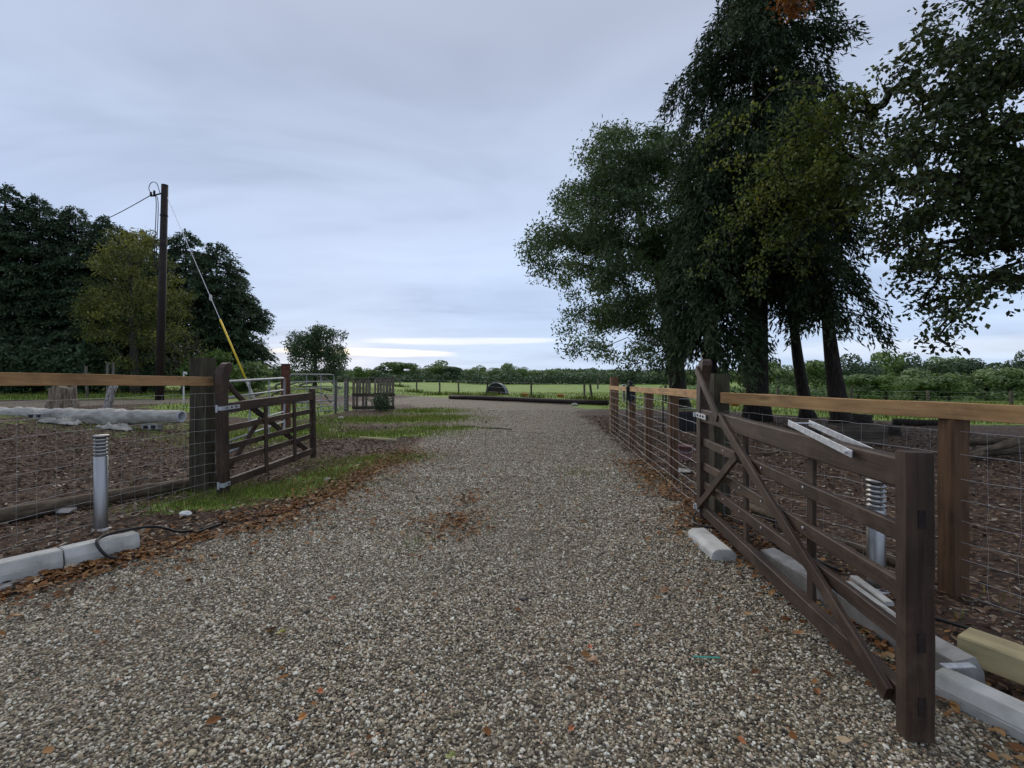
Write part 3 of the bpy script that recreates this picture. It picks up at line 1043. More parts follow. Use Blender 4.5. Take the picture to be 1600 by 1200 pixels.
BOUGH_T = []
for k in range(30):
    BOUGH_T.append((1350 + r3_.uniform(-30, 40), 205 + r3_.uniform(-50, 150), r3_.uniform(1070, 1300), r3_.uniform(220, 450), 11.2, r3_.uniform(11.4, 13.4)))
TURN_C = bough_clusters(BOUGH_T, r3_, 10, 34)
BOUGH_B = []
for k in range(40):
    sy = r3_.uniform(-90, 420)
    ex = r3_.uniform(1335, 1560)
    BOUGH_B.append((1660 + r3_.uniform(0, 60), sy, ex, min(sy + r3_.uniform(50, 190) * (1660 - ex) / 260, 548), r3_.uniform(8.6, 10.2), r3_.uniform(8.0, 10.5)))
BEECH_C = np.concatenate([bough_clusters(BOUGH_B, r3_, 13, 16, 0.05)])


def beech_room(C):
    px, py = CX + F * C[:, 0] / C[:, 1], HY - F * (C[:, 2] - EYE) / C[:, 1]
    lim = np.interp(py, [-100, 0, 60, 130, 200, 300, 400, 450, 500, 545, 560], [1520, 1470, 1425, 1375, 1340, 1340, 1370, 1400, 1440, 1460, 1700])
    gap = fbm(px * 0.022 + py * 0.012, py * 0.030 - px * 0.008, 123, 2)
    return (px > lim) & ((gap > 0.385) | (px > 1640))


BEECH_C = BEECH_C[beech_room(BEECH_C)]
deciduous('beech_tree', 'overhanging dark beech branches filling the upper right corner', [Vector((13.4, 10.2, Tz(13.4, 10.2))), Vector((13.2, 10.2, 3.0)), Vector((12.6, 10.1, 6.5)), Vector((11.6, 10.0, 10.0)), Vector((10.6, 9.8, 13.0))],
          0.42, 0.10,
          [(1560, 60, 120, 85, 1.3), (1490, 140, 110, 60), (1600, 210, 100, 100, 1.2), (1450, 215, 80, 45), (1510, 300, 120, 75, 1.1), (1400, 300, 60, 70), (1590, 390, 90, 70), (1480, 410, 80, 40, .9),
           (1400, 385, 50, 45), (1530, 455, 60, 30, .7), (1470, 490, 42, 22, .8), (1450, 525, 20, 18, .8), (1390, 475, 22, 16, .6), (1480, 540, 34, 10, .7), (1440, 450, 60, 40, .7), (1560, 300, 90, 90, 1.0), (1660, 300, 80, 180, .8), (1610, 480, 20, 12, .6),
           (1360, 240, 50, 50)],
          9.4, 1.5, 540, 34, 0.125, 0.074, 0.16, L_beech, M_barkd, r3_, 'tall trees on the right', 0.30, 2.2,
          more=BEECH_C, keep=beech_room,
          extra=[(TURN_C, 0, 0, 0, 30, L_turn, 0.115, 0.065),
                 ([(1245, 5, 24, 18)], 11.5, 0.3, 10, 26, L_orange, 0.13, 0.085)], r_tip=0.009, up=0.05,
          guides=[tuple(P(1560, -250, 10.4)), tuple(P(1450, -260, 10.8)), tuple(P(1350, -190, 11.2)), tuple(P(1280, -90, 11.4))])

# ------------------------------------------------------------------ trees, left
r4_ = np.random.default_rng(104)
LEFT_CON = [(-70, 285, 31, 3.0), (8, 296, 31, 2.5), (62, 322, 32, 2.6), (118, 338, 33, 2.5), (172, 352, 33, 2.5), (222, 372, 34, 2.4), (290, 375, 34, 2.6), (338, 392, 33, 2.5), (372, 452, 32.5, 1.9)]
LBL = ['dark conifer cut by the left edge of the picture', 'tallest dark cypress at the left end of the row', 'second dark cypress from the left edge, behind fence rail', 'third dark cypress left of the yellowing tree',
       'dark cypress just left above the yellowing tree crown', 'dark cypress hidden behind the yellowing tree and pole', 'dark cypress directly right of the utility pole',
       'tall dark cypress under the pole stay wire', 'rightmost lower dark cypress at the end of the left row']
for (px, py, Y, rd), lb in zip(LEFT_CON, LBL):
    b = GV(px, Y)
    top = P(px, py - 17, Y)
    rd *= 1.12

    def prf(f, rd=rd):
        return rd * (1.0 if f < 0.35 else max(0.10, 1 - ((f - 0.35) / 0.68) ** 2.4)) * (0.88 + 0.12 * math.sin(f * 31))
    conifer('cypress_tree', lb, [b, (b + top) / 2, top - Vector((0, 0, 0.6))], 0.24, b.z + 1.1, top.z - 0.1, prf, L_cypress, r4_, 0.36, 9, 26, 0.80, 9, 0.085, 0.26, 'conifer row on the left', lift=0.20, hang=0.45)

deciduous('yellowing_tree', 'olive yellow deciduous tree behind the utility pole', [GV(212, 27), P(208, 520, 27), P(205, 440, 27), P(200, 390, 27)], 0.24, 0.05,
          [(200, 402, 55, 32), (160, 440, 45, 40), (235, 445, 50, 45), (190, 490, 75, 50), (270, 490, 42, 40, .8), (150, 500, 35, 30), (230, 545, 60, 35, .5), (205, 375, 40, 18), (160, 550, 50, 30, .5)],
          27, 2.0, 200, 90, 0.17, 0.08, 0.27, L_yellow, M_bark, r4_, None, 0.2, 1.0)
deciduous('bare_shrub', 'sparse grey twiggy shrub right of the utility pole base', [GV(285, 25.5), P(284, 570, 25.5)], 0.07, 0.04,
          [(275, 545, 45, 40), (300, 560, 30, 30)], 25.5, 1.0, 170, 5, 0.14, 0.06, 0.25, L_yellow, M_bark, r4_, None, 0.1, 0.1, cat='shrub', r_tip=0.012)


def shrub(name, label, px, py_top, Y, rx, mat, n=150, per=50, ls=0.22, group=None, rng=r4_, dep=1.2):
    b = GV(px, Y)
    ptop = P(px, py_top, Y)
    H = max(0.4, ptop.z - b.z)
    rxm = rx / F * Y
    B = unit(rng.normal(0, 1, (n, 3))) * (rng.random(n) ** 0.4)[:, None]
    C = np.stack([b.x + B[:, 0] * rxm, b.y + B[:, 1] * dep, b.z + H * (0.5 + 0.47 * B[:, 2])], 1)
    return deciduous(name, label, [b, b + Vector((0.03, 0, H * 0.4)), b + Vector((0, 0, H * 0.7))], 0.07, 0.03, None, Y, dep, n, per, ls, ls * 0.48, 0.16 * max(1, H / 2), mat, M_bark, rng, group, 0.15, 0.05,
                     cat='shrub', clusters=C)


shrub('dark_shrub', 'dense dark shrub under the left conifers at the picture edge', 30, 528, 27.5, 55, L_cypress, 190, 60, 0.30, 'shrubs under the left trees')
shrub('dark_shrub', 'dense dark shrub left of the small fence stakes', 120, 535, 27.5, 50, L_cypress, 170, 60, 0.30, 'shrubs under the left trees')
shrub('dark_shrub', 'dark shrub behind the utility pole foot', 215, 552, 28.5, 50, L_cypress, 150, 55, 0.28, 'shrubs under the left trees')
shrub('bright_green_shrub', 'bright green shrub behind the left gate post', 330, 548, 26, 36, L_bright, 130, 55, 0.22, 'shrubs under the left trees')
shrub('dark_shrub', 'dark low shrub at the right foot of the conifer row', 392, 566, 30, 26, L_far, 100, 45, 0.25, 'shrubs under the left trees')

# birch in the middle
r5_ = np.random.default_rng(105)
deciduous('birch_tree', 'lone weeping birch standing left of centre against the bright sky', [GV(492, 56), P(493, 560, 56), P(494, 530, 56), P(496, 508, 56)], 0.22, 0.05,
          [(493, 520, 26, 18), (475, 530, 24, 18), (512, 535, 28, 22), (490, 560, 42, 26), (525, 560, 18, 22), (455, 533, 10, 12, .7), (538, 522, 8, 7, .7), (500, 508, 12, 6)],
          56, 1.9, 170, 62, 0.36, 0.14, 0.32, L_fardark, M_bark, r5_, None, 0.6, 1.0, strands=0.5)

# ------------------------------------------------------------------ far trees
r6_ = np.random.default_rng(106)


def far_mesh(seed, w, h, nq, q):
    """crown of unit-ish tree: width w, height h, base of crown at 0.12 h"""
    g = np.random.default_rng(seed)
    nb = 11
    cen = np.stack([g.uniform(-0.30, 0.30, nb) * w, g.uniform(-0.30, 0.30, nb) * w, g.uniform(0.18, 0.80, nb) * h], 1)
    cen[0] = (0.02 * w, 0, 0.80 * h)
    cen[1] = (0.05 * w, -0.12 * w, 0.30 * h)
    cen[2] = (-0.08 * w, -0.05 * w, 0.55 * h)
    cen[3] = (0.12 * w, 0.08 * w, 0.52 * h)
    rad = g.uniform(0.14, 0.26, nb) * w
    k = g.integers(0, nb, nq)
    B = unit(g.normal(0, 1, (nq, 3)))
    C = cen[k] + B * (g.uniform(0.80, 1.06, nq) * rad[k])[:, None] * np.array([1, 1, 0.85])
    C[:, 2] = np.maximum(C[:, 2], 0.03 * h)
    N_ = unit(B + g.normal(0, 0.45, (nq, 3)))
    d_ = unit(np.cross(N_, g.normal(0, 1, (nq, 3))))
    s_ = np.cross(N_, d_)
    L_, W_ = (q * g.uniform(0.6, 1.3, nq))[:, None], (q * 0.65 * g.uniform(0.6, 1.3, nq))[:, None]
    V = np.stack([C - d_ * L_ * .5, C + s_ * W_ * .5, C + d_ * L_ * .5, C - s_ * W_ * .5], 1).reshape(-1, 3)
    Q = np.arange(4 * nq).reshape(nq, 4)
    tint = np.clip(0.15 + 0.6 * g.random(nb)[k] + g.normal(0, 0.12, nq), 0, 1)
    tr = MB().tube([(0, 0, -0.3), (0.03 * w, 0, h * 0.3), (-0.02 * w, 0.02 * w, h * 0.66)], [0.035 * w, 0.025 * w, 0.01 * w], 6)
    for i in range(5):
        tr.tube([(0.0, 0, h * 0.3), tuple(cen[i])], [0.014 * w, 0.004 * w], 4)
    return np_mesh('crown', V, Q, False, tint), tr.mesh('trunk', True)


FARM = [far_mesh(300 + i, 1.0, 1.0, 3000, 0.06) for i in range(7)]
for cm_, tm_ in FARM:
    cm_.materials.append(L_far)
    tm_.materials.append(M_bark)
ORD = ['first', 'second', 'third', 'fourth', 'fifth', 'sixth', 'seventh', 'eighth', 'ninth', 'tenth', 'eleventh', 'twelfth', 'thirteenth', 'fourteenth', 'fifteenth', 'sixteenth',
       'seventeenth', 'eighteenth', 'nineteenth', 'twentieth', 'twenty-first', 'twenty-second', 'twenty-third', 'twenty-fourth']


def far_tree(name, label, px, py, Y, wpx, dark, group):
    b = GV(px, Y)
    h = P(px, py, Y).z - b.z
    w = wpx / F * Y
    v = int(r6_.integers(0, 7))
    M = Matrix.Translation(b) @ Matrix.Rotation(r6_.uniform(0, 6.28), 4, 'Z') @ Matrix.Diagonal((w, w, h, 1))
    root = thing(name, label, 'tree', b, 0, group)
    for nm, me, mt in (('crown', FARM[v][0], (L_far, L_fardark, L_farmid)[dark]), ('trunk', FARM[v][1], M_bark)):
        o = link(nm, me, None, root, M)
        if nm == 'crown':
            o.material_slots[0].link = 'OBJECT'
            o.material_slots[0].material = mt


HEDGE = [(556, 572, 105, 34, 0), (580, 577, 112, 28, 0), (600, 571, 118, 30, 1), (622, 564, 118, 46, 1), (648, 570, 122, 28, 0), (668, 574, 125, 26, 0), (690, 562, 118, 46, 0), (712, 572, 112, 34, 1),
         (735, 576, 128, 28, 0), (752, 571, 132, 28, 0), (772, 574, 126, 28, 0), (796, 566, 118, 34, 0), (816, 574, 124, 28, 0), (838, 579, 128, 28, 0), (860, 577, 122, 30, 0), (884, 582, 130, 28, 1), (905, 581, 115, 30, 0),
         (930, 584, 125, 28, 0), (955, 583, 120, 30, 0), (985, 580, 112, 34, 1), (1020, 581, 115, 34, 0), (1050, 580, 112, 34, 0)]
for i, (px, py, Y, w, dk) in enumerate(HEDGE):
    far_tree('hedgerow_tree', '%s %s tree right of the birch in the far hedgerow' % (ORD[i], 'mid green' if i % 3 == 0 else ('dark' if dk else 'pale green')), px + r6_.uniform(-4, 4), py - 1, Y, w * r6_.uniform(1.15, 1.6), dk if i % 3 else 2, 'hedgerow trees beyond the field')
LFAR = [(412, 572, 90, 30, 0), (432, 568, 95, 26, 1), (452, 575, 92, 28, 0)]
for i, (px, py, Y, w, dk) in enumerate(LFAR):
    far_tree('hedgerow_tree', '%s far tree between the conifer row and the birch' % ORD[i], px, py, Y, w * 1.25, dk, 'hedgerow trees beyond the field')
RF = [(1085, 578, 82, 50, 0), (1125, 572, 80, 50, 2), (1165, 568, 78, 50, 0), (1205, 562, 75, 50, 2), (1235, 572, 70, 44, 0), (1272, 560, 74, 54, 2), (1330, 551, 88, 60, 1), (1375, 546, 92, 62, 2), (1420, 549, 92, 60, 1), (1340, 586, 60, 52, 0),
      (1385, 588, 58, 48, 2), (1430, 578, 60, 62, 0), (1465, 555, 95, 58, 2), (1482, 586, 58, 48, 2), (1515, 558, 85, 70, 1), (1540, 578, 58, 64, 0), (1580, 576, 56, 60, 0), (1560, 566, 88, 60, 2), (1597, 546, 80, 36, 1), (1635, 570, 70, 70, 2), (1680, 560, 72, 70, 0)]
RF.sort()
for i, (px, py, Y, w, dk) in enumerate(RF):
    far_tree('woodland_tree', '%s tree from the left along the right wood edge, %s crown' % (ORD[i], ('pale green', 'dark', 'mid green')[dk]), px, py - (5 if Y < 65 else 2), Y, w * (1.6 if Y < 65 else 1.3), dk, 'woodland edge trees on the right')

# distant wooded ridge: one mass
r7_ = np.random.default_rng(107)


def ridge(nm, label, n, pxr, Yr, topf, q, mat):
    px = r7_.uniform(pxr[0], pxr[1], n)
    Y = r7_.uniform(Yr[0], Yr[1], n)
    top = EYE - (topf(px) - HY) / F * Y
    X = (px - CX) / F * Y
    zb = T(X, Y)
    z = zb + (top - zb) * (1 - r7_.random(n) ** 1.6)
    V, Q = leaves(np.stack([X, Y, z], 1), q * r7_.uniform(0.6, 1.4, n), q * 0.6 * r7_.uniform(0.6, 1.4, n), r7_, 0.0)
    tint = np.clip(0.4 + 0.5 * (fbm(px * 0.05, Y * 0.02, 77) - 0.5) + r7_.normal(0, 0.12, n), 0, 1)
    tag(link(nm, np_mesh(nm, V, Q, False, tint), mat), label, 'woodland', kind='stuff')


ridge('distant_woodland', 'far wooded ridge along the horizon', 60000, (300, 1750), (250, 420), lambda p: np.interp(p, [300, 560, 800, 870, 1000, 1180, 1750], [577, 581, 583, 579, 580, 580, 580]) + 5 * (fbm(p * 0.04, p * 0 + 3, 8) - .5), 1.5, L_fardark)
ridge('far_hedge', 'dark hedge bottom closing the far side of the field', 20000, (380, 1120), (108, 128), lambda p: 586 + 8 * (fbm(p * 0.05, p * 0 + 1, 9) - .5), 0.7, L_fardark)
ridge('wood_understorey', 'dark undergrowth filling the foot of the right wood', 16000, (1060, 1800), (64, 90), lambda p: 609 + 14 * (fbm(p * 0.03, p * 0 + 1, 19) - .5), 0.6, L_far)

# ------------------------------------------------------------------ wooden field gates


def gate(label, hinge, end, ztilt, sgn, posts_f, heavy_end, strap=None):
    """local x from hinge to end; sgn gives the face that carries the braces (+1 = local +y)"""
    hx, hy = hinge
    ex, ey = end
    L = math.hypot(ex - hx, ey - hy)
    rz = math.atan2(ey - hy, ex - hx)
    M = Matrix.Translation((hx, hy, 0.0)) @ Matrix.Rotation(rz, 4, 'Z') @ Matrix.Rotation(-math.atan2(ztilt, L), 4, 'Y')
    g = thing('field_gate', label, 'gate', M=M, group='timber gates standing open')
    mt = M_stained
    # hinge stile with the curved horn
    prof = [(-0.055, 0.02), (0.075, 0.02), (0.075, 1.20), (0.080, 1.32), (0.100, 1.44), (0.135, 1.54), (0.175, 1.61), (0.165, 1.655), (0.11, 1.675), (0.05, 1.66), (0.0, 1.61), (-0.035, 1.53), (-0.052, 1.40), (-0.055, 1.2)]
    n = len(prof)
    t = 0.046
    V = [(x, -t, z) for x, z in prof] + [(x, t, z) for x, z in prof]
    bm = bmesh.new()
    vs = [bm.verts.new(v) for v in V]
    bm.faces.new(vs[:n])
    bm.faces.new(vs[n:][::-1])
    for i in range(n):
        j = (i + 1) % n
        bm.faces.new((vs[j], vs[i], vs[n + i], vs[n + j]))
    bmesh.ops.recalc_face_normals(bm, faces=bm.faces)
    bmesh.ops.bevel(bm, geom=list(bm.edges), offset=0.006, segments=1, affect='EDGES')
    # stand the grain up: build along X, then turn
    R = Matrix(((0, 0, 1, 0), (0, 1, 0, 0), (-1, 0, 0, 0), (0, 0, 0, 1)))
    bm.transform(R)
    me = bpy.data.meshes.new('hinge_stile')
    bm.to_mesh(me)
    bm.free()
    st = link('hinge_stile', me, mt, g, M @ R.inverted())
    zs = (1.10, 0.83, 0.59, 0.40, 0.135)
    hs = (0.128, 0.078, 0.078, 0.078, 0.098)
    x1 = L - 0.05
    beam('top_rail', (0.077, 0, zs[0]), (x1 - 0.012, 0, zs[0] - 0.01), 0.075, hs[0], mt, g, M, 0.008, 0.0025)
    for z, h in zip(zs[1:], hs[1:]):
        beam('rail', (0.077, 0, z), (x1 - 0.012, 0, z), 0.036 if z > 0.2 else 0.06, h, mt, g, M, 0.005, 0.002)
    ew = 0.105 if heavy_end else 0.075
    beam('end_stile', (x1 + 0.026, 0, 0.015), (x1 + 0.026, 0, 1.19 if heavy_end else 1.22), 0.11 if heavy_end else 0.085, 0.075, mt, g, M, 0.008, 0.002, side=(0, 1, 0))
    if heavy_end:
        for z in (0.92, 0.42, 0.16):
            o = MB().box((x1 + 0.0645, 0.0, z), (0.004, 0.028, 0.075)).build('tenon_end', M_creo, g, M)
    f = sgn * 1.0
    for pf in posts_f:
        beam('upright', (pf * L, -f * 0.032, 0.075), (pf * L, -f * 0.032, 1.034), 0.024, 0.070, mt, g, M, 0.004, 0.0015, side=(0, 1, 0))
    yb = f * 0.052
    beam('diagonal_brace', (0.23 * L, yb, 1.135), (0.965 * L, yb, 0.13), 0.030, 0.078, mt, g, M, 0.005, 0.002)
    beam('upper_brace', (0.01, yb + f * 0.012, 1.575), (0.235 * L, yb + f * 0.012, 1.125), 0.028, 0.072, mt, g, M, 0.005, 0.002)
    beam('short_brace', (0.03, yb, 0.17), (0.375 * L, yb, 0.86), 0.028, 0.074, mt, g, M, 0.005, 0.002)
    fb = f
    f = strap or f
    for z, nm in ((1.10, 'hinge_strap'), (0.135, 'hinge_strap')):
        ln = 0.36 if z > 1 else 0.14
        h_ = MB().box((ln / 2 - 0.075, f * 0.0505, z), (ln, 0.006, 0.05)).box((-0.068, 0.03 * f, z), (0.024, 0.085, 0.048)).build(nm, M_galv, g, M)
        for k in range(3 if z > 1 else 1):
            MB().lathe([(0.012, 0), (0.012, 0.006), (0.004, 0.010), (0.0005, 0.010)], 8).build('bolt', M_rubber, h_, M @ Matrix.Translation((0.03 + k * 0.09, f * 0.0536, z)) @ Matrix.Rotation(-f * math.pi / 2, 4, 'X'))
        MB().tube([(-0.085, 0, z - 0.045), (-0.085, 0, z + 0.045)], 0.013, 8).build('hinge_pin', M_galv, h_, M)
    f = fb
    for pf in list(posts_f) + [0.23, 0.5]:
        for z in zs[1:4]:
            MB().lathe([(0.009, 0), (0.009, 0.004), (0.0005, 0.007)], 8).build('bolt', M_galv, g, M @ Matrix.Translation((pf * L, f * (0.0182), z + 0.008)) @ Matrix.Rotation(-f * math.pi / 2, 4, 'X'))
    return g, M, L


gR, MR, LR = gate('dark brown five-bar timber gate standing open close on the right', (1.97, 4.9), (1.66, 1.93), 0.0, -1, (0.36, 0.70), True)
gL, ML, LL = gate('dark brown five-bar timber gate standing open on the left beyond the verge', (-3.66, 6.0), (-3.47, 8.3), 0.07, 1, (0.38, 0.71), False, -1)

# throw-over loop on the right gate
lp = MR
loop = thing('gate_loop', 'galvanised throw-over gate loop resting on the right gate top rail', 'gate latch', M=MR @ Matrix.Translation((LR * 0.80, 0, 1.17)))


def strip(p0, p1, w, h, nm):
    return beam(nm, p0, p1, w, h, M_galv, loop, MR, 0.001, 0.0)


strip((LR * 0.67, -0.060, 1.215), (LR * 0.885, -0.060, 1.125), 0.006, 0.036, 'loop_bar')
strip((LR * 0.67, 0.060, 1.215), (LR * 0.885, 0.060, 1.125), 0.006, 0.036, 'loop_bar')
strip((LR * 0.672, -0.056, 1.213), (LR * 0.672, 0.056, 1.213), 0.03, 0.006, 'loop_end')
MB().tube([MR @ Vector((LR * 0.87, -0.075, 1.131)), MR @ Vector((LR * 0.87, 0.075, 1.131))], 0.009, 8).build('pivot_bolt', M_galv, loop)

# gate posts
gp = thing('gate_post', 'thick old green-brown gate post left, netting stapled across it', 'post', GV(319, 6.22), group='gate posts')
b = GV(317, 6.22)
beam('post', (b.x, b.y, b.z - 0.2), (b.x, b.y, 1.74), 0.245, 0.20, M_oldpost, gp, ch=0.018, jit=0.006)
gp2 = thing('gate_post', 'old brown gate post behind the right gate hinge stile', 'post', (2.24, 5.12, Tz(2.24, 5.12)), group='gate posts')
beam('post', (2.24, 5.12, -0.2), (2.24, 5.12, 1.53), 0.17, 0.17, M_oldpost, gp2, ch=0.014, jit=0.005)

# ------------------------------------------------------------------ netting fences


def net_run(parent, pts, zs, rad=0.0016, step=0.15, vr=0.0009, side=0.0):
    pts = [np.array(p, float) for p in pts]
    seg = [np.linalg.norm(pts[i + 1] - pts[i]) for i in range(len(pts) - 1)]
    tot = sum(seg)

    def at(s):
        for i, l in enumerate(seg):
            if s <= l or i == len(seg) - 1:
                return pts[i] + (pts[i + 1] - pts[i]) * (s / l)
            s -= l
    for z in zs:
        path = []
        n = max(8, int(tot / 0.12))
        ph = random.random() * 6
        for i in range(n + 1):
            s = tot * i / n
            p = at(s)
            path.append((p[0], p[1], Tz(p[0], p[1]) * 0.5 + z + 0.006 * math.sin(s * 2.1 + ph) + RNG.normal(0, 0.0025)))
        MB().tube(path, rad, 4).build('line_wire', M_wire, parent)
    n = int(tot / step)
    for i in range(n + 1):
        s = i * step
        p = at(s)
        path = [(p[0] + RNG.normal(0, 0.004), p[1] + RNG.normal(0, 0.004), Tz(p[0], p[1]) * 0.5 + z) for z in zs]
        MB().tube(path, vr, 3).build('stay_wire', M_wire, parent)


ZS = (0.04, 0.15, 0.27, 0.39, 0.52, 0.66, 0.81, 0.97, 1.13)
# left
fl = thing('netting_fence', 'left wire netting fence under one new tan top rail', 'fence', (-4.1, 4.8, 0))
pL0, pL1 = Vector((-3.86, 6.08, 0)), Vector((-4.75, 1.6, 0))
dL = pL1 - pL0
beam('top_rail', pL0 + dL * 0.005 + Vector((0.05, -0.035, 1.44)), pL0 + dL * 0.98 + Vector((0.05, -0.035, 1.51)), 0.045, 0.112, M_pale, fl, ch=0.004, jit=0.003)
beam('post', pL0 + dL * 0.96 + Vector((-0.08, 0, -0.2)), pL0 + dL * 0.96 + Vector((-0.08, 0, 1.45)), 0.12, 0.12, M_brownpost, fl)
net_run(fl, [(-3.70, 6.085), tuple(pL0)[:2], tuple(pL1)[:2]] if False else [(pL0.x + 0.2, pL0.y, 0), (pL0.x, pL0.y, 0), (pL1.x, pL1.y, 0)], ZS[:-1] + (1.12, 1.28), step=0.15)
# right, near run
fr_ = thing('netting_fence', 'right wire netting fence with new tan top rail running out of the picture', 'fence', (2.9, 3.3, 0))
q0, q1 = Vector((2.26, 4.98, 0)), Vector((3.75, 1.55, 0))
dq = q1 - q0
beam('top_rail', q0 + dq * 0.0 + Vector((-0.05, 0, 1.275)), q1 + Vector((-0.05, 0, 1.255)), 0.045, 0.112, M_pale, fr_, ch=0.004, jit=0.003)
pm = Vector((3.02, 3.24, 0))
beam('post', pm + Vector((0, 0, -0.25)), pm + Vector((0, 0, 1.215)), 0.125, 0.125, M_brownpost, fr_, ch=0.012, jit=0.003)
net_run(fr_, [(q0.x - 0.03, q0.y, 0), (q1.x - 0.03, q1.y, 0)], ZS, step=0.15)
# right, far run
ff = thing('netting_fence', 'brown-posted netting fence bordering the drive beyond the right gate', 'fence', (2.35, 8.8, 0))
f0, f1 = Vector((2.12, 5.2, 0)), Vector((2.62, 12.6, 0))
beam('top_rail', f0 + Vector((0, 0, 1.30)), f1 + Vector((-0.02, 0, 1.20)), 0.04, 0.098, M_pale, ff, ch=0.004, jit=0.003)
for (px, Y, zt, w) in ((1030, 6.77, 1.24, 0.12), (996, 8.35, 1.22, 0.13), (976, 9.95, 1.25, 0.13), (957, 12.5, 1.48, 0.20)):
    X = (px - CX) / F * Y
    X = 2.12 + (Y - 5.2) * 0.0676 + 0.08
    beam('post', (X, Y, -0.2), (X, Y, zt), w, w, M_brownpost, ff, ch=0.010, jit=0.004)
net_run(ff, [(2.09, 5.2, 0), (2.59, 12.6, 0)], ZS, step=0.3, rad=0.0016, vr=0.0008)
# black box strapped to the post
X = 2.12 + (9.72 - 5.2) * 0.0676 - 0.0
bb = thing('black_box', 'black rounded plastic box hung on the far drive fence rail', 'box', (X, 9.72, 0.95))
bm = bmesh.new()
bmesh.ops.create_cube(bm, size=1.0)
bmesh.ops.scale(bm, vec=(0.17, 0.14, 0.42), verts=bm.verts)
bmesh.ops.bevel(bm, geom=list(bm.edges), offset=0.055, segments=4, affect='EDGES')
me = bpy.data.meshes.new('box_body')
bm.to_mesh(me)
bm.free()
link('box_body', me, M_rubber, bb, Matrix.Translation((X - 0.01, 9.66, 1.17)))
MB().lathe([(0.055, 1.36), (0.055, 1.41), (0.03, 1.425), (0.0005, 1.425)], 12, (X - 0.01, 9.66, 0)).build('lid', M_rubber, bb, smooth=True)
MB().tube(smooth_path([(X - 0.06, 9.64, 1.30), (X - 0.17, 9.66, 1.33), (X - 0.19, 9.7, 1.2), (X - 0.13, 9.72, 1.0)], 6), 0.006, 5).build('strap', M_galv, bb)

# ------------------------------------------------------------------ bollard lights


def bollard(label, x, y, H, r):
    z0 = Tz(x, y)
    g = thing('bollard_light', label, 'bollard light', (x, y, z0), group='steel bollard lights')
    M = Matrix.Translation((x, y, z0))
    hb = H - 0.205
    MB().lathe([(r * 1.5, -0.01), (r * 1.5, 0.012), (r * 1.02, 0.016), (r * 1.0, 0.02)], 28).build('base_flange', M_steel, g, M, True)
    MB().lathe([(r, 0.012), (r, hb - 0.004), (r * 0.94, hb), (0.001, hb)], 28).build('shaft', M_steel, g, M, True)
    MB().lathe([(r * 0.72, hb), (r * 0.72, H - 0.02)], 20).build('diffuser', M_frost, g, M, True)
    for k in range(5):
        z = hb + 0.018 + k * 0.034
        MB().lathe([(r * 0.74, z + 0.016), (r * 1.06, z), (r * 1.06, z + 0.006), (r * 0.74, z + 0.022)], 28).build('louvre', M_steel, g, M, True)
    for k in range(3):
        a = k * 2.094 + 0.4
        MB().tube([(r * 0.99 * math.cos(a), r * 0.99 * math.sin(a), hb), (r * 0.99 * math.cos(a), r * 0.99 * math.sin(a), H - 0.02)], 0.004, 6).build('rod', M_steel, g, M)
    MB().lathe([(r * 0.74, H - 0.022), (r * 1.10, H - 0.022), (r * 1.12, H - 0.008), (r * 1.06, H), (0.001, H)], 28).build('cap', M_steel, g, M, True)


bollard('stainless steel louvred bollard light in front of the left netting', -4.01, 4.62, 0.925, 0.056)
bollard('stainless steel louvred bollard light behind the right gate bars', 2.56, 3.33, 0.77, 0.056)

# ------------------------------------------------------------------ concrete kerbs
KSEC = [(-0.075, 0.0), (0.075, 0.0), (0.075, 0.075), (0.045, 0.15), (-0.075, 0.15)]


def kerb(label, p0, p1, mat=None, sec=KSEC, roll=0.0, dz=(0, 0), group='loose concrete kerb stones'):
    p0, p1 = Vector((p0[0], p0[1], Tz(*p0[:2]) + dz[0])), Vector((p1[0], p1[1], Tz(*p1[:2]) + dz[1]))
    d = p1 - p0
    L = d.length
    x = d / L
    y = Vector((0, 0, 1)).cross(x).normalized()
    z = x.cross(y)
    M = Matrix(((x.x, y.x, z.x, p0.x), (x.y, y.y, z.y, p0.y), (x.z, y.z, z.z, p0.z), (0, 0, 0, 1))) @ Matrix.Rotation(roll, 4, 'X')
    bm = bmesh.new()
    a = [bm.verts.new((0, u, v)) for u, v in sec]
    b2 = [bm.verts.new((L, u, v)) for u, v in sec]
    n = len(sec)
    bm.faces.new(a[::-1])
    bm.faces.new(b2)
    for i in range(n):
        j = (i + 1) % n
        bm.faces.new((a[i], a[j], b2[j], b2[i]))
    bmesh.ops.recalc_face_normals(bm, faces=bm.faces)
    bmesh.ops.bevel(bm, geom=list(bm.edges), offset=0.006, segments=2, affect='EDGES')
    bmesh.ops.subdivide_edges(bm, edges=[e for e in bm.edges if e.calc_length() > 0.3], cuts=5)
    for v in bm.verts:
        v.co += Vector(RNG.normal(0, 0.0012, 3))
    me = bpy.data.meshes.new('concrete_kerb')
    bm.to_mesh(me)
    bm.free()
    o = link('concrete_kerb', me, mat or M_conc, None, M)
    return tag(o, label, 'kerb', group)


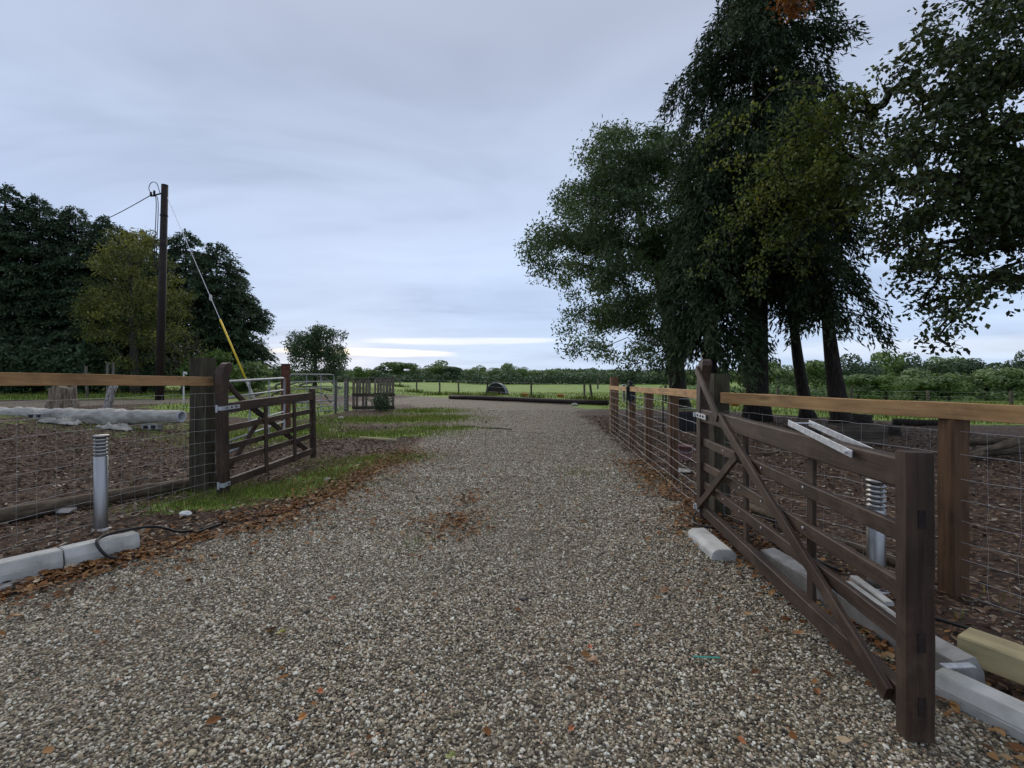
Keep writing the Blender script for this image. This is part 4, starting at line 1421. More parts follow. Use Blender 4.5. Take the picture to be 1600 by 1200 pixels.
ka, kb, kc = (-3.25, 4.10), (-3.50, 3.68), (-3.98, 2.88)
kerb('short grey concrete kerb with a black cable over it, left verge', ka, kb, dz=(0.0, 0.0))
kerb('long grey concrete kerb lying nearest the left picture edge', (-3.505, 3.672), (-3.985, 2.87), dz=(0.0, 0.045))
kerb('lower dirty concrete kerb half buried under the long left kerb', (-3.92, 2.72), (-3.46, 3.50), M_concd, sec=[(-0.06, -0.04), (0.06, -0.04), (0.06, 0.05), (-0.06, 0.05)], dz=(0, -0.03))
kerb('short pale kerb block lying on the gravel by the right gate hinge', (1.73, 4.40), (1.72, 3.83), sec=[(-0.10, 0), (0.10, 0), (0.10, 0.055), (0.06, 0.09), (-0.06, 0.09), (-0.10, 0.055)])
kerb('grey concrete kerb half hidden under the middle of the right gate', (2.03, 3.72), (2.11, 3.02), M_concd, roll=0.1)
kerb('grey kerb leaning behind the lower bars near the gate end', (2.13, 2.98), (2.19, 2.25), M_concd, roll=0.15, dz=(0.0, 0.01))
kerb('long pale kerb lying beside the yellow timber at right edge', (2.36, 1.45), (2.03, 2.26), sec=[(-0.07, 0), (0.07, 0), (0.07, 0.05), (0.035, 0.105), (-0.07, 0.105)])
# offcut slabs
tag(beam('board_offcut', (2.33, 3.30, 0.06), (2.28, 2.78, 0.05), 0.085, 0.03, M_conc, None), 'narrow white board lying flat beside the right bollard', 'board', 'pale boards by the right bollard')
tag(beam('board_offcut', (2.47, 3.42, 0.05), (2.41, 3.02, 0.05), 0.055, 0.028, M_conc, None), 'short thin white board at the foot of the right bollard', 'board', 'pale boards by the right bollard')
tag(beam('timber_sleeper', (2.31, 2.42, 0.14), (2.86, 1.45, 0.13), 0.17, 0.125, M_sleeper, None, ch=0.008, jit=0.002), 'thick yellow-green treated timber balk at the right edge', 'timber')
fm_ = thing('flat_bracket', 'small galvanised flat bar poking out behind the gate end', 'metal bar', (2.05, 2.2, 0.1))
beam('bar', (2.00, 2.20, 0.155), (2.14, 2.20, 0.158), 0.035, 0.007, M_galv, fm_, ch=0.001, jit=0)

# logs on the ground


def log(name, label, p0, p1, r, mat, group=None, cat='log', bend=0.04, sides=9, r1=None):
    p0, p1 = Vector(p0), Vector(p1)
    n = 8
    d = p1 - p0
    pts = []
    ph = random.random() * 6
    for i in range(n + 1):
        f = i / n
        p = p0 + d * f + Vector((math.sin(ph + 4 * f) * bend, math.cos(ph + 3 * f) * bend, math.sin(ph * 2 + 5 * f) * bend * 0.35)) * math.sin(math.pi * f)
        pts.append(p)
    rs = np.linspace(r, r1 or r * 0.85, n + 1) * (1 + RNG.normal(0, 0.04, n + 1))
    x = d.normalized()
    y = Vector((0, 0, 1)).cross(x)
    y = y.normalized() if y.length > 1e-3 else Vector((1, 0, 0))
    z = x.cross(y)
    M = Matrix(((x.x, y.x, z.x, p0.x), (x.y, y.y, z.y, p0.y), (x.z, y.z, z.z, p0.z), (0, 0, 0, 1)))
    Mi = M.inverted()
    o = MB().tube([Mi @ p for p in pts], rs, sides).build(name, mat, None, M, True)
    return tag(o, label, cat, group)


log('wooden_pole', 'long round pole lying on the earth along the left netting', (-4.02, 6.75, 0.075), (-5.6, 4.0, 0.08), 0.075, M_logbark, r1=0.085)
log('wooden_pole', 'pale round pole lying behind the netting at the right bollard', (2.62, 5.3, 0.05), (3.05, 3.45, 0.055), 0.045, M_logbark)
fp = [GV(703, 31.4, 0.14), GV(950, 23.9, 0.15)]
log('felled_pole', 'long dark felled telegraph pole lying along the far edge of the gravel', fp[0], fp[1], 0.145, M_creo, cat='pole', bend=0.05, sides=12)

# ------------------------------------------------------------------ utility pole
up = GV(249, 20.0)
ut = P(257.5, 290, 20.0)
pole = thing('utility_pole', 'tall dark brown utility pole standing left in front of the conifers', 'utility pole', up)
ax_ = ut - up
MB().tube([up - Vector((0, 0, 0.3)), up + ax_ * 0.5, ut], [0.165, 0.145, 0.125], 14).build('pole', M_creo, pole, smooth=True)
MB().lathe([(0.128, -0.01), (0.128, 0.03), (0.02, 0.06)], 14, ut).build('pole_cap', M_creo, pole)
brk = MB().tube([ut + Vector((0, -0.1, -0.35)), ut + Vector((-0.45, -0.15, -0.5))], 0.03, 6).build('bracket', M_rubber, pole)
for k, (dx, dz) in enumerate(((-0.33, -0.42), (-0.47, -0.48))):
    MB().lathe([(0.03, -0.14), (0.05, -0.12), (0.035, -0.08), (0.055, -0.05), (0.035, -0.01), (0.05, 0.03), (0.02, 0.06)], 10, ut + Vector((dx, -0.15, dz + 0.1))).build('insulator', M_rubber, brk, smooth=True)
MB().tube(smooth_path([ut + Vector((-0.13, -0.1, -0.35)), ut + Vector((-0.2, -0.2, 0.02)), ut + Vector((-0.42, -0.2, 0.04)), ut + Vector((-0.52, -0.2, -0.22)), ut + Vector((-0.4, -0.18, -0.45))], 6), 0.014, 5).build('jumper_cable', M_rubber, pole)
for k, dx in enumerate((-0.19, -0.27)):
    MB().tube(smooth_path([ut + Vector((-0.38, -0.18, -0.5)), ut + Vector((dx, -0.12, -0.75)), up + ax_ * 0.66 + Vector((dx, -0.12, 0)), up + ax_ * 0.60 + Vector((-0.13, -0.1, 0))], 5), 0.016, 5).build('down_cable', M_rubber, pole)
for f in (0.86, 0.72, 0.35):
    MB().lathe([(0.15, -0.02), (0.155, 0.0), (0.15, 0.02)], 14, up + ax_ * f).build('band', M_rubber, pole)
svc = [ut + Vector((-0.45, -0.15, -0.45))]
e = P(90, 362, 30.5)
s0 = svc[0]
pts = [s0 + (e - s0) * f - Vector((0, 0, 0.35 * math.sin(math.pi * f))) for f in np.linspace(0, 1, 14)]
tag(MB().tube(pts, 0.018, 5).build('overhead_cable', M_rubber), 'overhead cable running from the pole top into the conifers', 'cable')
# stay wire
sa = up + ax_ * 0.945 + Vector((0.13, -0.02, 0))
se = GV(408, 17.2, 0.02)
stay = thing('stay_wire', 'slanting stay wire with a yellow guard right of the utility pole', 'stay wire', se)
lerp = lambda f: sa + (se - sa) * f
MB().tube([lerp(0), lerp(0.64)], 0.011, 5).build('wire', M_galv, stay)
MB().lathe([(0.02, -0.12), (0.05, -0.08), (0.05, 0.08), (0.02, 0.12)], 8, lerp(0.50)).build('stay_insulator', M_white, stay)
MB().tube([lerp(0.60), lerp(0.86)], 0.036, 8).build('yellow_guard', M_yellow, stay, smooth=True)
MB().tube([lerp(0.855), lerp(1.0)], 0.045, 8).build('anchor_sleeve', M_stone_pale, stay, smooth=True)

# ------------------------------------------------------------------ galvanised gates, post, hurdle, pallets


def steel_gate(label, p0, p1, H, zb, bars, r=0.022, z1off=0.0):
    p0, p1 = Vector(p0), Vector(p1)
    g = thing('steel_gate', label, 'gate', p0, group='galvanised tube gates')
    d = (p1 - p0)
    L = d.length
    x = d / L

    def pt(s, z):
        return p0 + x * s + Vector((0, 0, z))
    c = 0.10
    fr = smooth_path([pt(0, zb), pt(0, H - c), pt(0.03, H - 0.03), pt(c, H)], 3)
    path = [pt(0.02, zb), pt(0.02, H - c), pt(0.05, H - 0.03), pt(0.02 + c, H), pt(L - c - 0.02, H), pt(L - 0.05, H - 0.03), pt(L - 0.02, H - c), pt(L - 0.02, zb + c), pt(L - 0.05, zb + 0.03), pt(L - 0.02 - c, zb), pt(0.02, zb)]
    MB().tube(path, r, 8).build('frame', M_tube, g, smooth=True)
    for i in range(1, bars):
        z = zb + (H - zb) * (i / bars) ** 1.15
        MB().tube([pt(0.03, z), pt(L - 0.03, z)], r * 0.75, 8).build('bar', M_tube, g, smooth=True)
    for f in (0.36, 0.68):
        MB().tube([pt(L * f, zb), pt(L * f, H)], r * 0.6, 6).build('stay', M_tube, g)
    return g


steel_gate('nearest galvanised tube gate seen through the left timber gate', (-4.72, 7.7, 0.0), (-5.28, 11.0, 0.05), 1.41, 0.22, 5, 0.024)
steel_gate('farther galvanised tube gate right of the red-brown post', (-7.95, 16.9, 0.0), (-7.05, 18.8, 0.0), 1.57, 0.16, 6, 0.024)
rp = thing('red_brown_post', 'square red-brown timber post between the two steel gates', 'post', GV(447, 13.6))
b = GV(446.5, 13.6)
beam('post', b - Vector((0, 0, 0.2)), Vector((b.x, b.y, 1.86)), 0.20, 0.18, M_rust, rp, ch=0.012, jit=0.004)
rp = thing('grey_post', 'short weathered grey post just left of the pallets', 'post', GV(540, 20.8))
b = GV(541, 20.6)
beam('post', b - Vector((0, 0, 0.2)), Vector((b.x, b.y, 1.42)), 0.16, 0.15, M_greywood, rp, ch=0.012, jit=0.006)


def pallet(label, x0, x1, Y, H, lean):
    g = thing('wooden_pallet', label, 'pallet', (x0, Y, 0), group='upright pallets at the yard edge')
    z0 = Tz(x0, Y)
    n = 7
    w = (x1 - x0) / n
    for z in (0.10, 0.66, 1.25):
        beam('bearer', (x0, Y + 0.05 + lean * z, z0 + z), (x1, Y + 0.05 + lean * z, z0 + z), 0.09, 0.10, M_darkgrey, g, ch=0.004, jit=0.004)
    for i in range(n):
        if random.random() < 0.08:
            continue
        xx = x0 + (i + 0.5) * w
        top = H + random.uniform(-0.03, 0.03)
        lo = 0.64 if (i in (2, 5)) else 0.03
        beam('slat', (xx, Y - 0.012 + lean * lo, z0 + lo), (xx + random.uniform(-.015, .015), Y - 0.012 + lean * top, z0 + top), 0.022, w * random.uniform(0.72, 0.95), M_pallet, g, ch=0.003, jit=0.003, side=(0, 1, 0))
    for z in (0.14, 0.70):
        beam('cross_board', (x0, Y - 0.036 + lean * z, z0 + z), (x1, Y - 0.036 + lean * z, z0 + z), 0.02, 0.11, M_darkgrey, g, ch=0.003, jit=0.004)


pallet('left upright grey pallet with missing slats beside the grey post', -7.05, -6.1, 20.9, 1.36, 0.03)
pallet('right upright grey pallet ending at the gravel track', -6.08, -5.16, 20.8, 1.39, 0.02)
tag(beam('top_board', (-7.1, 20.9, 1.425), (-5.1, 20.8, 1.45), 0.14, 0.03, M_greywood, None, ch=0.004, jit=0.006), 'thin grey board laid along the tops of the pallets', 'board')
hd = thing('wire_hurdle', 'grey wire mesh hurdle between the steel gate and the pallets', 'hurdle', (-7.4, 19.4, 0))
hp = [Vector((-7.05, 18.95, 0)), Vector((-7.12, 20.5, 0))]
for p in hp:
    beam('post', p - Vector((0, 0, 0.1)), p + Vector((0, 0, 1.30)), 0.07, 0.07, M_greywood, hd, ch=0.004, jit=0.006)
for z in np.linspace(0.1, 1.25, 9):
    MB().tube([hp[0] + Vector((0, 0, z)), (hp[0] + hp[1]) / 2 + Vector((0, 0, z - 0.02)), hp[1] + Vector((0, 0, z))], 0.006, 4).build('wire', M_wire, hd)
for f in np.linspace(0.08, 0.92, 9):
    p = hp[0].lerp(hp[1], f)
    MB().tube([p + Vector((0, 0, 0.08)), p + Vector((RNG.normal(0, .02), 0, 1.26))], 0.006, 4).build('wire', M_wire, hd)
# small shrub growing in the pallet
shrub('bramble', 'small dark bramble growing through the right pallet', 596, 617, 20.5, 13, L_fardark, 40, 28, 0.11, None, r5_, 0.2)

# dead branch heap
for k in range(11):
    x, y = -9.6 + RNG.normal(0, 0.8), 21.5 + RNG.normal(0, 0.8)
    a = RNG.uniform(0, 6.28)
    ln = RNG.uniform(0.9, 1.9)
    tilt = RNG.uniform(0.05, 0.7)
    z = Tz(x, y) + 0.12 + k * 0.085
    log('dead_branch', 'bleached dead branch in the heap behind the near steel gate', (x - math.cos(a) * ln / 2, y - math.sin(a) * ln / 2, z), (x + math.cos(a) * ln / 2, y + math.sin(a) * ln / 2, z + tilt), 0.055, M_greywood,
        'dead branches in a heap', 'branch', 0.14, 6, 0.02)

tag(beam('timber_stick', (-3.62, 11.25, Tz(-3.62, 11.25) + 0.05), (-3.62 + 0.95, 10.95, Tz(-2.7, 10.95) + 0.035), 0.05, 0.045, M_sleeper, None), 'pale yellow timber batten lying on the grass past the left gate', 'timber')

# ------------------------------------------------------------------ left yard clutter
# wrapped roll
r_ = thing('wrapped_roll', 'long dirty white plastic-wrapped roll lying behind the left fence', 'roll', P(140, 655, 12.8))
A, B = P(283, 651, 12.3), P(-60, 645, 13.0)
n = 70
V, q = [], []
sides = 22
ax3 = (B - A).normalized()
yv = Vector((0, 0, 1)).cross(ax3).normalized()
zv = ax3.cross(yv)
for i in range(n + 1):
    f = i / n
    c = A + (B - A) * f + Vector((0, 0, -0.03 * math.sin(f * 3.1)))
    for k in range(sides):
        an = 2 * math.pi * k / sides
        rr_ = 0.165 + 0.02 * f
        if f > 0.10:
            w = min(1, (f - 0.10) * 8)
            rr_ += w * (0.016 * math.sin(2 * an + f * 34) + 0.022 * abs(math.sin(2.5 * an - f * 52 + 1.3)) + 0.008 * math.sin(7 * an + f * 120) + 0.04 * (vn(np.array([an * 1.5]), np.array([f * 30]), 4)[0] - 0.4))
            if math.sin(an) < -0.55 and f > 0.16:
                rr_ += w * 0.08 * vn(np.array([f * 14.0]), np.array([2.0]), 6)[0]
        V.append(c + (yv * math.cos(an) + zv * math.sin(an)) * rr_)
for i in range(n):
    for k in range(sides):
        k2 = (k + 1) % sides
        q.append((i * sides + k, (i + 1) * sides + k, (i + 1) * sides + k2, i * sides + k2))
link('wrapping', np_mesh('wrapping', np.array([tuple(v) for v in V]), np.array(q), True), M_tarp, r_)
Mr = Matrix(((yv.x, zv.x, -ax3.x, A.x), (yv.y, zv.y, -ax3.y, A.y), (yv.z, zv.z, -ax3.z, A.z), (0, 0, 0, 1)))
MB().lathe([(0.158, -0.5), (0.158, 0.02), (0.125, 0.03), (0.115, 0.02), (0.115, -0.5)], 26).build('pipe_end', M_tubeplastic, r_, Mr, True)
MB().lathe([(0.115, -0.22), (0.001, -0.22)], 20).build('bore_shade', M_rubber, r_, Mr)  # black disc stands for the shade deep inside the pipe
# support blocks
for px, lb in ((238, 'grey hollow block propping the open end of the roll'), (60, 'grey block propping the wrapped roll near the picture edge')):
    g = P(px, 651, 12.4)
    z0 = Tz(g.x, g.y)
    o = thing('concrete_block', lb, 'block', (g.x, g.y, z0), group='blocks under the wrapped roll')
    h = max(0.12, g.z - 0.20 - z0)
    MB().box((g.x, g.y, z0 + h / 2), (0.42, 0.2, h)).build('block', M_concd, o)
    for s in (-0.1, 0.1):
        MB().box((g.x + s, g.y - 0.101, z0 + h / 2), (0.12, 0.004, h * 0.62)).build('cavity_shade', M_rubber, o)  # flat black plates on the face stand for shaded hollows
# scrap sheet below the roll
for k, (px, py, sz) in enumerate(((95, 664, 0.34), (180, 668, 0.30))):
    x, y = P(px, py, 11.9).x, 11.9
    nn = 19
    uu, vv = np.meshgrid(np.linspace(-1, 1, nn), np.linspace(-1, 1, nn), indexing='ij')
    X_ = x + uu * sz * 1.3
    Y_ = y + vv * sz * 0.5
    Z_ = T(X_, Y_) + 0.01 + 0.30 * fbm(uu * 3.5 + k * 5, vv * 3.5, 50 + k) ** 2 * (1 - 0.8 * np.maximum(abs(uu), abs(vv)) ** 3)
    id_ = np.arange(nn * nn).reshape(nn, nn)
    qq = np.stack([id_[:-1, :-1], id_[1:, :-1], id_[1:, 1:], id_[:-1, 1:]], -1).reshape(-1, 4)
    o = link('torn_sheet', np_mesh('torn_sheet', np.stack([X_.ravel(), Y_.ravel(), Z_.ravel()], 1), qq, True), M_tarp)
    sol = o.modifiers.new('thick', 'SOLIDIFY')
    sol.thickness = 0.006
    tag(o, ('crumpled torn plastic sheet below the wrapped roll, left one', 'crumpled torn plastic sheet below the wrapped roll, near the bollard')[k], 'plastic sheet', 'torn plastic under the roll')

# stump
sb = GV(100, 15.2)
st = thing('tree_stump', 'pale ragged tree stump standing behind the wrapped roll', 'stump', sb)
an = np.linspace(0, 2 * np.pi, 22, endpoint=False)
V = []
for (z, r) in ((-0.1, 0.44), (0.05, 0.40), (0.3, 0.34), (0.55, 0.33), (0.68, 0.32)):
    rr_ = r * (1 + 0.14 * np.sin(an * 5 + 1) + 0.08 * np.sin(an * 9 + z * 3))
    zt = (0.09 * np.sin(an * 3) + 0.04 * np.sin(an * 7) if z > 0.6 else 0)
    V.append(np.stack([sb.x + rr_ * np.cos(an), sb.y + rr_ * np.sin(an), sb.z + z + zt + 0 * an], 1))
q = [(i * 22 + k, i * 22 + (k + 1) % 22, (i + 1) * 22 + (k + 1) % 22, (i + 1) * 22 + k) for i in range(4) for k in range(22)]
V = np.concatenate(V + [np.array([[sb.x, sb.y, sb.z + 0.60]])])
link('stump_wood', np_mesh('stump_wood', V, [np.array(q), np.array([(4 * 22 + k, 4 * 22 + (k + 1) % 22, 110) for k in range(22)])]), M_stump, st)
w0, w1 = GV(165, 14.6, 0.0), P(179, 602, 14.6)
log('leaning_log', 'pale bark log standing at a slant right of the stump', w0, w1, 0.12, M_birchbark, bend=0.03, sides=10, r1=0.10)
# stakes beyond the rail
for px, yt, Y, lb in ((134, 572, 22, 'short leaning grey stake left of the twin stakes'), (168, 566, 22, 'left of two thin pale stakes behind the fence rail'), (177, 566, 22.3, 'right of two thin pale stakes behind the fence rail')):
    b = GV(px + (3 if px < 150 else 0), Y)
    t_ = P(px, yt, Y)
    tag(beam('stake', b - Vector((0, 0, 0.1)), t_, 0.09, 0.09, M_greywood, None), lb, 'stake', 'stakes behind the left rail')
# white bent pipe
b = GV(287, 18)
tag(MB().tube(smooth_path([b, Vector((b.x, b.y, 1.55)), Vector((b.x + 0.03, b.y, 1.64)), Vector((b.x + 0.09, b.y, 1.62)), Vector((b.x + 0.11, b.y, 1.57))], 5), 0.028, 7).build('bent_pipe', M_white, smooth=True),
    'thin white pipe with a bent top beside the left gate post', 'pipe')

# cables on the left
cb = [(-3.22, 3.98, 0.165), (-3.30, 3.90, 0.19), (-3.38, 3.86, 0.175), (-3.34, 3.76, 0.10), (-3.25, 3.70, 0.03), (-3.1, 3.78, 0.025), (-2.95, 4.1, 0.02), (-2.95, 4.5, 0.02), (-2.85, 4.8, 0.02), (-2.6, 5.2, 0.02)]
cb = [(-3.05, 4.72, 0.0), (-3.12, 4.45, 0.05), (-3.19, 4.23, 0.16), (-3.30, 4.07, 0.178), (-3.37, 3.90, 0.176), (-3.33, 3.80, 0.150), (-3.24, 3.80, 0.05), (-3.14, 3.86, 0.016), (-3.08, 4.05, 0.018), (-3.05, 4.35, 0.02), (-2.98, 4.65, 0.02), (-2.95, 4.95, 0.0)]
tag(MB().tube([(x, y, z + Tz(x, y)) for x, y, z in smooth_path(cb, 7)], 0.0125, 7).build('cable', M_rubber, smooth=True), 'black cable looping over the short left kerb', 'cable')
# narrow strap over joint / under the kerb
cb = [(-3.99, 2.64, 0.04), (-3.75, 2.98, 0.045), (-3.52, 3.36, 0.05), (-3.40, 3.56, 0.02)]
cb2 = [(2.05, 5.25, 0.02), (1.85, 4.85, 0.03), (1.80, 4.6, 0.06), (1.95, 4.5, 0.05), (2.12, 4.65, 0.03), (2.2, 4.3, 0.03), (2.35, 4.0, 0.03), (2.5, 3.6, 0.02)]
tag(MB().tube([(x, y, z + Tz(x, y)) for x, y, z in smooth_path(cb2, 7)], 0.011, 6).build('cable', M_rubber, smooth=True), 'black cable curling behind the pale kerb block by the right gate', 'cable')
cb3 = [(2.52, 2.95, 0.03), (2.66, 2.62, 0.05), (2.76, 2.35, 0.07), (2.80, 2.1, 0.10), (2.98, 1.7, 0.03)]
tag(MB().tube([(x, y, z + Tz(x, y)) for x, y, z in smooth_path(cb3, 7)], 0.010, 6).build('cable', M_rubber, smooth=True), 'black cable beyond the yellow timber at the right edge', 'cable')
cb4 = [G(706, 668), G(735, 666), G(760, 669), G(800, 671)]
tag(MB().tube([(x, y, 0.015 + Tz(x, y)) for x, y, z in smooth_path([(a, c, 0) for a, c in cb4], 7)], 0.014, 5).build('hose', M_rubber), 'thin dark hose lying across the middle of the far gravel', 'hose')
cb5 = [G(640, 664), G(670, 666), G(705, 668.0)]
# teal strip on gravel
g0 = G(1083, 1031)
g1 = G(1125, 1034)
tag(beam('plastic_strip', (g0[0], g0[1], Tz(*g0) + 0.02), (g1[0], g1[1], Tz(*g1) + 0.022), 0.014, 0.003, M_teal, None, ch=0.0005, jit=0.001), 'thin teal plastic strip lying on the near gravel', 'strip')

# small stones / debris pieces


def rock(name, label, x, y, s, mat, cat='stone', flat=0.6):
    bm = bmesh.new()
    bmesh.ops.create_icosphere(bm, subdivisions=2, radius=1)
    for v in bm.verts:
        v.co *= 1 + RNG.normal(0, 0.09)
    bmesh.ops.scale(bm, vec=(s * 1.25, s, s * flat), verts=bm.verts)
    me = bpy.data.meshes.new(name)
    bm.to_mesh(me)
    bm.free()
    o = link(name, me, mat, None, Matrix.Translation((x, y, Tz(x, y) + s * flat * 0.6)) @ Matrix.Rotation(RNG.uniform(0, 6), 4, 'Z'))
    return tag(o, label, cat)


x, y = G(290, 806)
rock('white_lump', 'white crumpled lump on the verge by the left gate post', x, y, 0.055, M_white, 'litter')
x, y = G(512, 752)
rock('pale_stone', 'pale stone in the grass of the left verge', x, y, 0.05, M_stone_pale)
x, y = G(898, 634)
rock('pale_stone', 'pale stone in front of the felled pole', x, y, 0.16, M_stone_pale)
x, y = G(532, 655)
rock('pale_stone', 'pale stone on the grass near the pallets', x, y, 0.11, M_stone_pale)
x, y = G(1045, 738)
rock('pale_stone', 'flat pale stone behind the nearest brown fence post', x + .2, y, 0.11, M_stone_pale, flat=0.35)
x, y = G(105, 802)
rock('white_lump', 'dirty white lump on the bare earth left of the bollard', x, y, 0.09, M_concd, 'litter', 0.4)
x, y = G(818, 936)
rock('dark_leaf_clump', 'dark green-grey flattened clump in the middle of the near gravel', x, y, 0.028, M_rubber, 'litter', 0.35)

# items behind the right fence
b = GV(1065, 10.5)
o = thing('dark_crate', 'dark grey plastic trough behind the netting left of the right gate', 'trough', b)
bm = bmesh.new()
bmesh.ops.create_cube(bm, size=1)
for v in bm.verts:
    s = 1.0 if v.co.z > 0 else 0.82
    v.co = Vector((v.co.x * 0.72 * s, v.co.y * 0.5 * s, (v.co.z + 0.5) * 0.40))
tops = [f for f in bm.faces if f.normal.z > 0.9]
r = bmesh.ops.inset_region(bm, faces=tops, thickness=0.04)
bmesh.ops.translate(bm, verts=tops[0].verts, vec=(0, 0, -0.32))
me = bpy.data.meshes.new('trough_body')
bm.to_mesh(me)
bm.free()
link('trough_body', me, M_rubber, o, Matrix.Translation(b + Vector((0.1, 0, 0.30))))
for s in (-0.24, 0.4):
    MB().box((b.x + s, b.y, b.z + 0.15), (0.08, 0.36, 0.3)).build('support', M_darkgrey, o)
x, y = G(1024, 712)
o = thing('pink_bucket', 'faded pink bucket behind the drive fence', 'bucket', (x + 0.35, 8.4, 0))
MB().lathe([(0.10, 0.0), (0.13, 0.24), (0.14, 0.24), (0.14, 0.26), (0.125, 0.26), (0.10, 0.03), (0.001, 0.03)], 18, (x + 0.35, 8.4, 0.02)).build('bucket_body', M_pink, o, smooth=True)
MB().tube(smooth_path([(x + 0.22, 8.4, 0.26), (x + 0.24, 8.33, 0.19), (x + 0.35, 8.27, 0.16), (x + 0.46, 8.33, 0.19), (x + 0.48, 8.4, 0.26)], 5), 0.004, 5).build('handle', M_wire, o)
# wire pen behind far fence
pen = thing('wire_pen', 'low rusty wire pen panel behind the drive fence', 'pen', (3.6, 12, 0))
pa, pb = Vector((3.2, 13.2, Tz(3.2, 13.2))), Vector((4.9, 12.2, Tz(4.9, 12.2)))
for f in (0, 0.5, 1):
    p = pa.lerp(pb, f)
    MB().tube([p, p + Vector((0, 0, 1.15))], 0.02, 6).build('post', M_barkd, pen)
for z in (0.15, 0.4, 0.65, 0.9, 1.13):
    MB().tube([pa + Vector((0, 0, z)), pb + Vector((0, 0, z))], 0.007, 4).build('wire', M_wire, pen)

# log pile, right
LOGS = [((1505, 690, 9.2), (1640, 682, 9.4), 0.085, 'horizontal log at the back of the right log heap'), ((1515, 722, 8.4), (1625, 676, 8.9), 0.075, 'slanting pale log on top of the right log heap'),
        ((1500, 716, 8.6), (1600, 690, 8.2), 0.05, 'thin slanting branch in front of the right log heap'), ((1530, 706, 8.9), (1680, 700, 8.7), 0.08, 'lowest log at the bottom of the right log heap')]
for (a, c, r, lb) in LOGS:
    A, B = P(*a), P(*c)
    A.z = max(A.z, Tz(A.x, A.y) + r * 0.8)
    B.z = max(B.z, Tz(B.x, B.y) + r * 0.8)
    log('fallen_log', lb, A, B, r, M_logbark, 'logs heaped behind the right netting')
for (px, Y, r, h, lb) in ((1345, 13.5, 0.24, 0.42, 'dark cut stump right of the leaning conifer trunks'), (1390, 12.2, 0.2, 0.25, 'low dark stump farther right behind the rail')):
    b = GV(px, Y)
    log('cut_stump', lb, b - Vector((0, 0, 0.1)), b + Vector((0.03, 0, h)), r * 1.2, M_barkd, 'stumps under the right trees', 'stump', 0.0, 12, r)
log('fallen_log', 'dark long log on the earth below the conifers', GV(1215, 12.2, 0.08), GV(1330, 11.6, 0.08), 0.10, M_barkd, None)
log('fallen_log', 'dark log at the grass edge right of the conifers', GV(1395, 14.5, 0.1), GV(1475, 14.0, 0.1), 0.11, M_barkd, None)
log('fallen_branch', 'thin curved branch on the earth behind the gate middle', GV(1330, 8.6, 0.06), GV(1440, 7.9, 0.05), 0.03, M_logbark, None, 'branch', 0.12, 6)
log('fallen_branch', 'thin pale branch on the earth behind the right hinge', GV(1180, 9.0, 0.05), GV(1265, 9.8, 0.06), 0.028, M_logbark, None, 'branch', 0.12, 6)
bk = GV(1347, 10.2)
o = thing('wooden_box', 'low dark brown wooden box behind the right netting', 'box', bk)
for i in range(3):
    beam('plank', (bk.x - 0.55, bk.y, bk.z + 0.08 + i * 0.14), (bk.x + 0.55, bk.y, bk.z + 0.08 + i * 0.14), 0.03, 0.13, M_darkgrey, o, ch=0.003)
    beam('plank', (bk.x - 0.55, bk.y + 0.5, bk.z + 0.08 + i * 0.14), (bk.x + 0.55, bk.y + 0.5, bk.z + 0.08 + i * 0.14), 0.03, 0.13, M_darkgrey, o, ch=0.003)
    for s in (-0.535, 0.535):
        beam('plank', (bk.x + s, bk.y + 0.017, bk.z + 0.08 + i * 0.14), (bk.x + s, bk.y + 0.483, bk.z + 0.08 + i * 0.14), 0.03, 0.13, M_darkgrey, o, ch=0.003)

# ------------------------------------------------------------------ field fence, ark, tubs
fence = thing('field_fence', 'post and wire fence along the near edge of the far field', 'fence', (0, 34, 0))
FP = [(604, 60, 591, 0), (625, 54, 591, 0), (651, 44, 592, 0), (687, 39, 592, 0), (717, 38.5, 592, 1), (760, 37, 594, -2), (830, 32.5, 596, 0), (913, 29.5, 599, 0), (926, 29, 601, 4), (975, 27.5, 600, 0), (1040, 26.5, 602, 0), (1110, 26, 603, 0),
      (1215, 25.5, 606, 0), (1330, 25, 608, 0), (1450, 24.5, 610, 0), (1580, 24, 611, 0)]
prev = None
for (px, Y, pt, lean) in FP:
    b = GV(px, Y)
    t_ = P(px - lean, pt, Y)
    w = 0.12 if px != 718 else 0.16
    beam('post', b - Vector((0, 0, 0.2)), t_, w, w, M_greywood if px % 2 else M_darkgrey, fence, ch=0.012, jit=0.006)
    if prev:
        for f in (0.3, 0.6, 0.92):
            a_, c_ = prev[0].lerp(prev[1], f), b.lerp(t_, f)
            MB().tube([a_, (a_ + c_) / 2 - Vector((0, 0, 0.03)), c_], 0.0035, 3).build('wire', M_wire, fence)
    prev = (b, t_)
tag(beam('utility_post', GV(934, 62, -0.2), P(934, 592, 62), 0.2, 0.2, M_greywood, None), 'lone pale post far out in the field beyond the drive', 'post')

